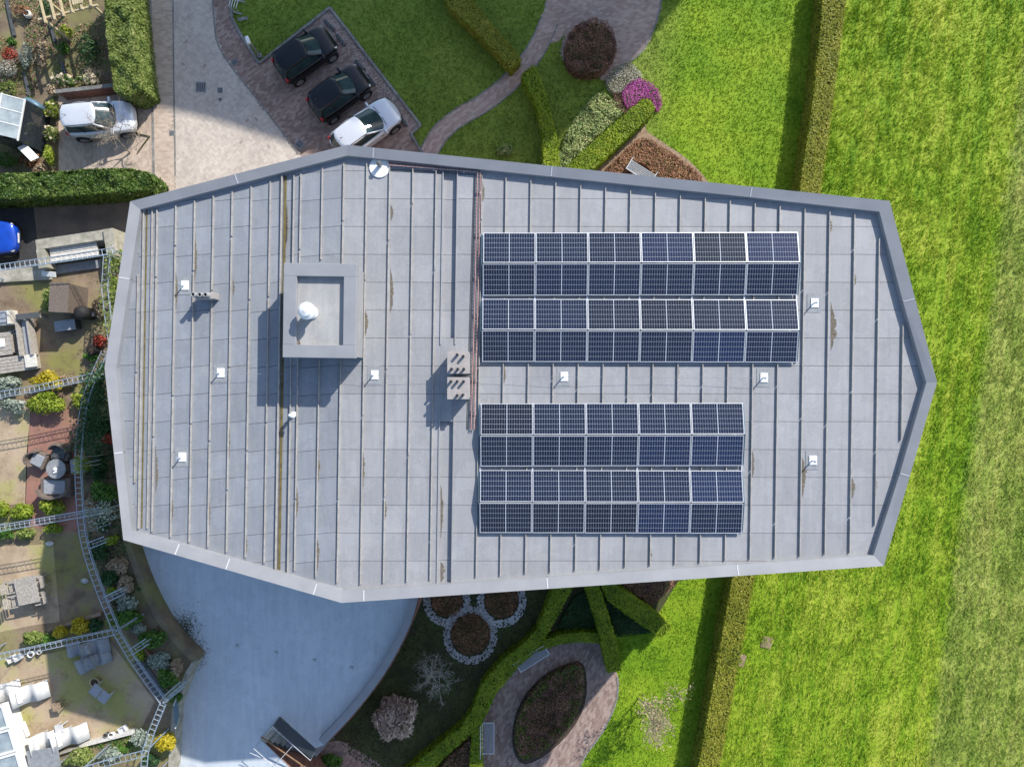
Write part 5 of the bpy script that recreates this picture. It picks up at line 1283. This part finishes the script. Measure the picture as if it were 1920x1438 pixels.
wave_lounger('curved grey wicker lounger below the small wooden table', 160, 1246, 205, 'rattangrey', 1.15); wave_lounger('grey wicker seat overlapping the curved lounger', 186, 1236, 15, 'rattangrey', .85, .5)
v = thing('side_table', 'narrow slatted wooden side table between grey loungers', 'table', at(162, 1220, .45), R(8))
for k in range(3): MB().box((-.11 + k * .11, 0, .44), (.1, .66, .03)).build('top_slat', M['wood'], v)
for sx_ in (-1, 1):
    for sy_ in (-1, 1): MB().box((sx_ * .12, sy_ * .27, .21), (.04, .04, .42)).build('leg', M['wood'], v)
v = thing('flower_pot', 'round yellow flower pot with dark soil', 'flower pot', at(178, 1279, .3))
MB().lathe([(.13, 0), (.2, .34), (.215, .36), (.19, .37), (.18, .3)], n=20).build('pot', M['woodlight'], v, True); MB().lathe([(.175, .30), (.17, .315)], n=16).build('soil', M['soil'], v)
v = thing('folding_table', 'grey table of two square tops beside the yellow pot', 'table', at(187, 1300, .5), R(-38))
for dx, dy in ((-.22, 0), (.24, .0)): MB().box((dx, dy, .5), (.43, .5, .04)).build('table_top', M['cushion'], v, bevel=.03)
for dx in (-.35, .35): MB().box((dx, 0, .24), (.04, .4, .48)).build('leg', M['alu'], v)
# white loungers, small tables, mats
wave_lounger('white lounger at the left edge by the conservatory', 8, 1298, 15, 'canvas', 1.2, .75); wave_lounger('white wavy lounger above the conservatory', 58, 1300, 14, 'canvas', 1.3, .75)
wave_lounger('white lounger left of the small white table near the bottom', 86, 1390, 12, 'canvas', .95, .8); wave_lounger('white wavy lounger right of the small white table near the bottom', 133, 1380, 14, 'canvas', 1.3, .75)
for px, py, m_, lab in ((111, 1366, 'canvas', 'small white side table between the lower loungers'), (106, 1325, 'mulch', 'small pinkish stool in the middle of the mossy patio')):
    v = thing('side_table', lab, 'table', at(px, py, .4), R(10)); MB().box((0, 0, .4), (.36, .36, .03)).build('table_top', M[m_], v)
    for sx_ in (-1, 1):
        for sy_ in (-1, 1): MB().box((sx_ * .14, sy_ * .14, .19), (.04, .04, .38)).build('leg', M[m_], v)
x, y, _ = P(41, 1368, ZD); v = thing('door_mat', 'dark mat with a white rail beside the conservatory', 'mat', (x, y, ZD + .008), R(20)); MB().box((0, 0, .01), (.38, .62, .02)).build('mat', M['darkgrey'], v); MB().box((.26, 0, .1), (.05, .66, .2)).build('rail', M['whitepaint'], v)
x, y, _ = P(82, 1422, ZD + .7); v = thing('stone_table', 'grey slab topped table by the bottom edge', 'table', (x, y, ZD + .006), R(9)); MB().box((0, 0, .7), (1.35, .85, .06)).build('table_top', M['midgrey'], v, bevel=.01)
for sx_ in (-1, 1):
    for sy_ in (-1, 1): MB().box((sx_ * .58, sy_ * .34, .34), (.07, .07, .68)).build('leg', M['midgrey'], v)
x, y, _ = P(30, 1385, ZD + .9); x -= .69 * math.cos(R(16.5)); y -= .69 * math.sin(R(16.5)); v = thing('glass_lean_to', 'low white glazed roof with panes at the lower left corner', 'glazed roof', (x, y, ZD), R(16.5))
MB().box((-.6, 0, .36), (2.2, 3.0, .72)).build('wall', M['whitepaint'], v)
for k in range(3):
    f = MB()
    for s in (-1, 1): f.box((-.6, -1.05 + k * 1.05 + s * .46, .84), (2.3, .1, .12)); f.box((-.6 + s * 1.1, -1.05 + k * 1.05, .84), (.1, .82, .12))
    f.build('roof_frame', M['whitepaint'], v); MB().box((-.6, -1.05 + k * 1.05, .82), (2.1, .82, .03)).build('roof_pane', M['hazyglass'], v)
MB().box((.62, 0, .8), (.14, 3.2, .16)).build('gutter', M['white'], v)
# timber edgings
for a, b, w_, m_, lab in (((88, 1182), (190, 1150), .14, 'mulch', 'timber edging above the yellow shrub row'), ((148, 1398), (252, 1371), .18, 'slat_white', 'pale timber edging above the bottom bed'), ((270, 1215), (306, 1262), .1, 'woodbrown', 'brown timber edging of the planting strip'), ((150, 1400), (60, 1428), .1, 'wood', 'short timber edging by the slab table')):
    (ax, ay), (bx, by) = PP([a, b], ZD + .2); L = math.hypot(bx - ax, by - ay); v = thing('timber_edging', lab, 'edging', ((ax + bx) / 2, (ay + by) / 2, ZD), math.atan2(by - ay, bx - ax))
    n = max(2, round(L / .8))
    for k in range(n): MB().box((-L / 2 + (k + .5) * L / n, 0, .11), (L / n - .015, w_, .22 + .004 * (k % 2))).build('sleeper', M[m_], v)
for px, py, r_, m_, lab in ((198, 1378, .1, 'darkgrey', 'dark'), (209, 1378, .13, 'white', 'white'), (58, 1226, .14, 'white', 'round white'), (74, 1222, .1, 'canvas', 'pale')):
    v = thing('plant_pot', f'{lab} plant pot {"by the pale edging" if px > 150 else "under the beam by the loungers"}', 'plant pot', at(px, py, .2)); MB().lathe([(r_ * .7, 0), (r_, .25), (r_ * .85, .25), (r_ * .8, .2)], n=16).build('pot', M[m_], v, True); MB().lathe([(r_ * .8, .2), (r_ * .78, .21)], n=14).build('soil', M['soil'], v)
for px, py, m_, lab in ((20, 1236, 'canvas', 'white crate under the beam at the left edge'), (32, 1233, 'alu', 'bluish crate under the beam'), (229, 1368, 'white', 'small white crate at the end of the pale edging')):
    v = thing('crate', lab, 'crate', at(px, py, .2), R(30)); MB().box((0, 0, .02), (.3, .24, .03)).build('bottom', M[m_], v)
    for s in (-1, 1): MB().box((s * .15, 0, .12), (.02, .24, .22)).build('side', M[m_], v); MB().box((0, s * .125, .12), (.32, .02, .22)).build('side', M[m_], v)
v = thing('slate_strip', 'dark slate slabs along the straight trellis', 'slabs', (*P(282, 1270, ZD)[:2], ZD + .008), R(-56))
for k in range(4): MB().box((-.75 + k * .5, 0, .02), (.49, .42, .04)).build('slab', M['darkgrey'], v)
v = thing('blue_panel', 'upright blue grey glass panel near the flat roof corner', 'panel', at(329, 1335, .6), R(94)); MB().box((0, 0, .5), (.95, .03, 1.0), 0, R(18)).build('pane', M['teal'], v)
for s in (-1, 1): MB().box((s * .49, 0, .52), (.05, .05, 1.04), 0, R(18)).build('post', M['alu'], v)
# timber lounge corner
v = thing('timber_sofa', 'weathered timber sofa with a grey seat cushion', 'sofa', at(50, 632, .4), R(8))
MB().box((0, 0, .2), (.5, 1.6, .12)).build('seat_base', M['wood'], v)
for k in (-1, 1): MB().box((k * .24, 0, .42), (.1, 1.62, .36)).build('armboard', M['wood'], v)
MB().box((0, 0, .33), (.32, 1.5, .14)).build('cushion', M['cushion'], v, bevel=.03)
v = thing('timber_bench', 'low weathered timber bench below the patterned rug', 'bench', at(28, 682, .4), R(8))
for k in range(5): MB().box((0, -.28 + k * .14, .38), (1.9, .125, .04)).build('seat_slat', M['wood'], v)
for s in (-1, 1): MB().box((s * .8, 0, .18), (.1, .6, .36)).build('leg', M['wood'], v)
MB().box((.75, .02, .46), (.5, .55, .08)).build('side_top', M['slat_white'], v, bevel=.01)
v = thing('timber_shelf', 'dark flat board on top of the timber sofa', 'board', at(48, 592, .8), R(6)); MB().box((0, 0, .66), (1.0, .24, .05)).build('board', M['darkgrey'], v)
for s in (-1, 1): MB().box((s * .4, 0, .32), (.06, .2, .64)).build('leg', M['wood'], v)
x, y, _ = P(30, 641, ZD); v = thing('patterned_rug', 'black and white lattice patterned rug', 'rug', (x, y, ZD + .012), R(6)); MB().box((0, 0, 0), (.62, 1.1, .012)).build('rug', M['darkgrey'], v)
mb = MB()
for i in range(3):
    for j in range(6): mb.lathe([(.085, .006), (.085, .012), (.06, .012), (.06, .006)], (-.2 + i * .2, -.45 + j * .18, 0), 10)
mb.build('pattern', M['whitepaint'], v)['kind'] = 'stuff'
v = thing('coffee_table', 'grey plank coffee table with a white tray', 'table', at(5, 645, .4), R(6))
for k in range(5): MB().box((0, -.4 + k * .2, .38), (.75, .185, .04)).build('top_slat', M['wood'], v)
for s in (-1, 1): MB().box((s * .3, 0, .18), (.07, .8, .36)).build('leg', M['wood'], v)
MB().box((-.05, .05, .42), (.32, .36, .04)).build('tray', M['white'], v, bevel=.01)
v = thing('white_box_seat', 'pale boxy seat at the left edge above the timber sofa', 'seat', at(8, 596, .4), R(6)); MB().box((0, 0, .22), (.7, .62, .44)).build('seat_base', M['slat_white'], v, bevel=.02); MB().box((-.05, .02, .47), (.42, .5, .08)).build('cushion', M['cushion'], v, bevel=.03); MB().box((.3, 0, .5), (.1, .6, .2)).build('backrest', M['slat_white'], v)
v = thing('wooden_screen', 'tall dark brown wooden cabinet with a pale edge', 'cabinet', at(123, 560, 1.0), R(-3)); MB().box((0, 0, .7), (.7, 1.2, 1.4)).build('body', M['rattan'], v); MB().box((-.37, 0, 1.0), (.05, 1.24, .9)).build('pale_edge', M['slat_white'], v); MB().box((0, 0, 1.42), (.76, 1.24, .04), 0, 0, R(4)).build('lid', M['rattan'], v)
v = thing('covered_barbecue', 'black covered barbecue right of the wooden cabinet', 'barbecue', at(155, 587, .7), R(-5)); MB().lathe([(.26, .05), (.28, .5), (.3, .75), (.26, .95), (.1, 1.02)], n=14).build('cover', M['black'], v, True); MB().box((.1, 0, .5), (.62, .2, .05)).build('shelf', M['darkgrey'], v)
v = thing('storage_box', 'low blue grey storage box under the wooden cabinet', 'storage box', at(121, 610, .5), R(8)); MB().box((0, 0, .22), (.85, .4, .44)).build('body', M['darkgrey'], v, bevel=.02); MB().box((0, 0, .46), (.9, .46, .05)).build('lid', M['cushion'], v, bevel=.015)
v = thing('plant_pot', 'square black pot of plants near the building', 'plant pot', at(174, 656, .3), R(30)); MB().box((0, 0, .2), (.42, .42, .4)).build('pot', M['black'], v, bevel=.03); MB().box((0, 0, .39), (.34, .34, .03)).build('soil', M['soil'], v)
for px, py, lab in ((95, 1018, 'pale mossy stone near the curved trellis above the table'), (161, 1088, 'small white stone beside the curved trellis')):
    o = MB().lathe([(.12, 0), (.2, .06), (.14, .13), (.04, .15)], n=9).build('garden_stone', M['pebble'], None, True, loc=(*P(px, py, ZD)[:2], ZD + .005)); o.scale = (1, .6, 1); tag(o, lab, 'stone')

# back garden: wall, greenhouse, cover, pergola, sleepers
(ax, ay), (bx, by) = PP([(104, 172), (212, 160)], .9); L = math.hypot(bx - ax, by - ay)
v = thing('garden_wall', 'low red brick garden wall above the silver car', 'wall', ((ax + bx) / 2, (ay + by) / 2, .005), math.atan2(by - ay, bx - ax))
MB().box((0, 0, .42), (L, .1, .84)).build('core', M['joint'], v); bk = MB().box((0, 0, 0), (.2, .014, .052)).mesh('brick', M['brickwall'])
nbk = int(L / .21)
for r_ in range(13):
    for k in range(nbk): link('brick', bk, v, (-L / 2 + .11 + k * L / nbk + (.1 if r_ % 2 else 0) * .9, -.054, .04 + r_ * .063))
MB().box((0, 0, .87), (L + .04, .17, .05)).build('coping', M['kerb'], v)
x, y, _ = P(2, 217, 2.0); v = thing('greenhouse', 'small glass greenhouse with pale frame in the back garden', 'greenhouse', (x, y, .008), R(-10))
for s in (-1, 1):
    for k in range(3):
        MB().box((s * .42, .62 - k * .62, 2.0), (.84, .58, .02), 0, 0, R(22) * s).build('roof_pane', M['hazyglass'], v); MB().box((s * .42, .93 - k * .62, 2.01), (.9, .04, .04), 0, 0, R(22) * s).build('glazing_bar', M['whitepaint'], v)
    MB().box((s * .84, 0, .9), (.03, 1.9, 1.8)).build('side_glass', M['glass'], v); MB().box((s * .84, 0, 1.84), (.06, 1.95, .06)).build('eaves', M['whitepaint'], v)
    MB().box((0, s * .95, .9), (1.66, .03, 1.8)).build('end_glass', M['glass'], v)
MB().box((0, 0, 2.17), (.06, 1.95, .06)).build('ridge', M['whitepaint'], v)
MB().box((.95, -1.3, 1.2), (.9, .05, .4), R(-35), R(60)).build('door', M['whitepaint'], v)
x, y, _ = P(58, 193, .5); v = thing('covered_furniture', 'slate blue cover over a garden lounger', 'cover', (x, y, .008), R(-28)); MB().lathe([(.5, 0), (.52, .3), (.44, .5), (.2, .6), (.05, .6)], n=18).build('cover', M['teal'], v, True).scale = (1, .42, 1)
for s in (-1, 1): MB().box((s * .35, 0, .05), (.05, .3, .1)).build('foot', M['black'], v)
x, y, _ = P(120, 0, 2.2); v = thing('pergola', 'pale timber pergola beams at the upper left edge', 'pergola', (x, y, .008), R(14))
for k in range(6): MB().box((-1.05 + k * .44, .1 + k * .05, 2.2), (.07, 1.9, .12)).build('beam', M['woodlight'], v)
for s in (-.55, .75): MB().box((0, s, 2.1), (2.8, .08, .1)).build('cross_beam', M['woodlight'], v)
for k in range(5): MB().box((.42 + k * .1, .25, 2.29), (.085, 1.3, .03)).build('plank', M['woodlight'], v)
for sx_ in (-1.2, 1.2):
    for sy_ in (-.55, .75): MB().box((sx_, sy_, 1.03), (.1, .1, 2.06)).build('post', M['woodlight'], v)
for a, b, lab in (((12, 0), (27, 68), 'left'), ((93, 42), (104, 80), 'middle'), ((116, 118), (126, 150), 'lower'), ((45, 135), (55, 180), 'shaded')):
    (ax, ay), (bx, by) = PP([a, b], .1); L = math.hypot(bx - ax, by - ay); v = thing('timber_edging', f'{lab} dark sleeper edging a bed in the back garden', 'edging', ((ax + bx) / 2, (ay + by) / 2, .006), math.atan2(by - ay, bx - ax))
    for k in range(2): MB().box((-L / 4 + k * L / 2, 0, .07), (L / 2 - .01, .12, .14)).build('sleeper', M['darkgrey'], v)
MB_ = MB().box((0, 0, 0), (.07, .07, 1.5)); x, y, _ = P(45, 22, .5)
v = thing('plant_pot', 'pale rounded pot in the dark bed at the upper left', 'plant pot', (x, y, .008)); MB().lathe([(.12, 0), (.2, .2), (.15, .35), (.12, .35), (.12, .3)], n=16).build('pot', M['slat_white'], v, True); MB().lathe([(.12, .3), (.11, .31)], n=12).build('soil', M['soil'], v)
x, y, _ = P(268, 256, .03); tag(MB().tube([(-.5, .35, .06), (-.2, .1, .05), (.1, .05, .04), (.35, 0, .05), (.1, -.3, .04), (-.25, -.8, .05)], .03, 6).build('garden_hose', M['core'], loc=(x, y, .01)), 'dark fallen branch bent on the driveway paving', 'branch').name = 'fallen_branch'

# ================================================================== litter and small growth that nobody could count
def litter(name, label, poly, z, mat, n, size, cat, up=.05):
    p = sample_poly(poly, n); dn = vnoise(p[:, 0] + 50, p[:, 1] + 50, .7, 9); p = p[dn > .45]
    k = leaves(name, np.c_[p, z + rng.random(len(p)) ** 2 * up + .012], np.tile(UP, (len(p), 1)), size, LEAF[mat], None, .35, 1.5)
    tag(k, label, cat, kind='stuff')
NG = PP([(-60, -60), (205, -60), (208, 165), (108, 172), (108, 340), (-60, 340)])
litter('fallen_leaves', 'brown leaf litter over the back garden beds', NG, .012, 'brown', 5200, .05, 'leaf litter')
litter('ground_cover', 'low green growth over the back garden beds', NG, .012, 'green', 5200, .055, 'ground cover', .16)
litter('dry_stalks', 'straw stalks over the back garden beds', NG, .012, 'straw', 2600, .05, 'stalks', .2)
WB = PP([(150, 700), (185, 695), (235, 720), (238, 1000), (266, 1100), (308, 1180), (360, 1236), (345, 1260), (308, 1305), (250, 1215), (200, 1110), (168, 1020), (158, 930), (160, 800)], ZD)
litter('ground_cover', 'low dark green growth in the planting strip', WB, ZD, 'dark', 5200, .06, 'ground cover', .22)
litter('fallen_leaves', 'brown leaf litter in the planting strip', WB, ZD, 'brown', 3200, .05, 'leaf litter')
litter('fallen_leaves', 'scattered leaves on the roof garden patios', PP([(-40, 520), (190, 495), (150, 1000), (290, 1310), (260, 1438), (-40, 1438)], ZD), ZD + .004, 'brown', 900, .035, 'leaf litter', .01)
litter('moss', 'moss cushions on the bottom planting bed', PP([(120, 1438), (150, 1402), (250, 1376), (262, 1405), (160, 1440)], ZD), ZD + .004, 'green', 900, .05, 'moss', .12)

# ================================================================== GRASS (blades over every lawn in view)
def blades(nc, seed):
    r = np.random.default_rng(seed); X0, X1, Y0, Y1 = -27, 27, -21, 21
    c = np.c_[r.uniform(X0, X1, nc), r.uniform(Y0, Y1, nc)]
    bad = np.zeros(nc, bool)
    for poly in EXCL: bad |= pip(c, poly)
    c = c[~bad]; n = len(c)
    u = c[:, 0] - .137 * c[:, 1]
    field = (u > 12.6)
    cl = vnoise(c[:, 0] + 90, c[:, 1] + 90, .24, 1) * .65 + vnoise(c[:, 0] + 90, c[:, 1] + 90, .7, 2) * .35
    track = np.exp(-((u - 20.2) / .16) ** 2) + np.exp(-((u - 19.1) / .13) ** 2) * .5
    hgt = np.where(field, .05 + .17 * np.clip(cl - .25, 0, 1) * 1.5, .035 + .05 * cl) * (1 - .6 * np.clip(track, 0, 1))
    k = 3; c = np.repeat(c, k, 0); hgt = np.repeat(hgt, k) * r.uniform(.6, 1.25, n * k); n *= k
    c = c + r.normal(0, .025, (n, 2)); a = r.uniform(0, 6.283, n); ln = r.uniform(.35, 1.3, n) * hgt
    d = np.c_[np.cos(a), np.sin(a)]; w_ = (.010 + .012 * r.random(n))[:, None]; s = np.c_[-d[:, 1], d[:, 0]]
    b0 = np.c_[c + s * w_, np.zeros(n)]; b1 = np.c_[c - s * w_, np.zeros(n)]; tp = np.c_[c + d * ln[:, None], hgt]
    V = np.stack([b0, b1, tp], 1).reshape(-1, 3)
    return np_mesh('grass', V, np.arange(n * 3).reshape(n, 3), M['blade'], None, 3)
tag(blades(330000, 4), 'grass blades of lawn and field', 'grass', kind='stuff')
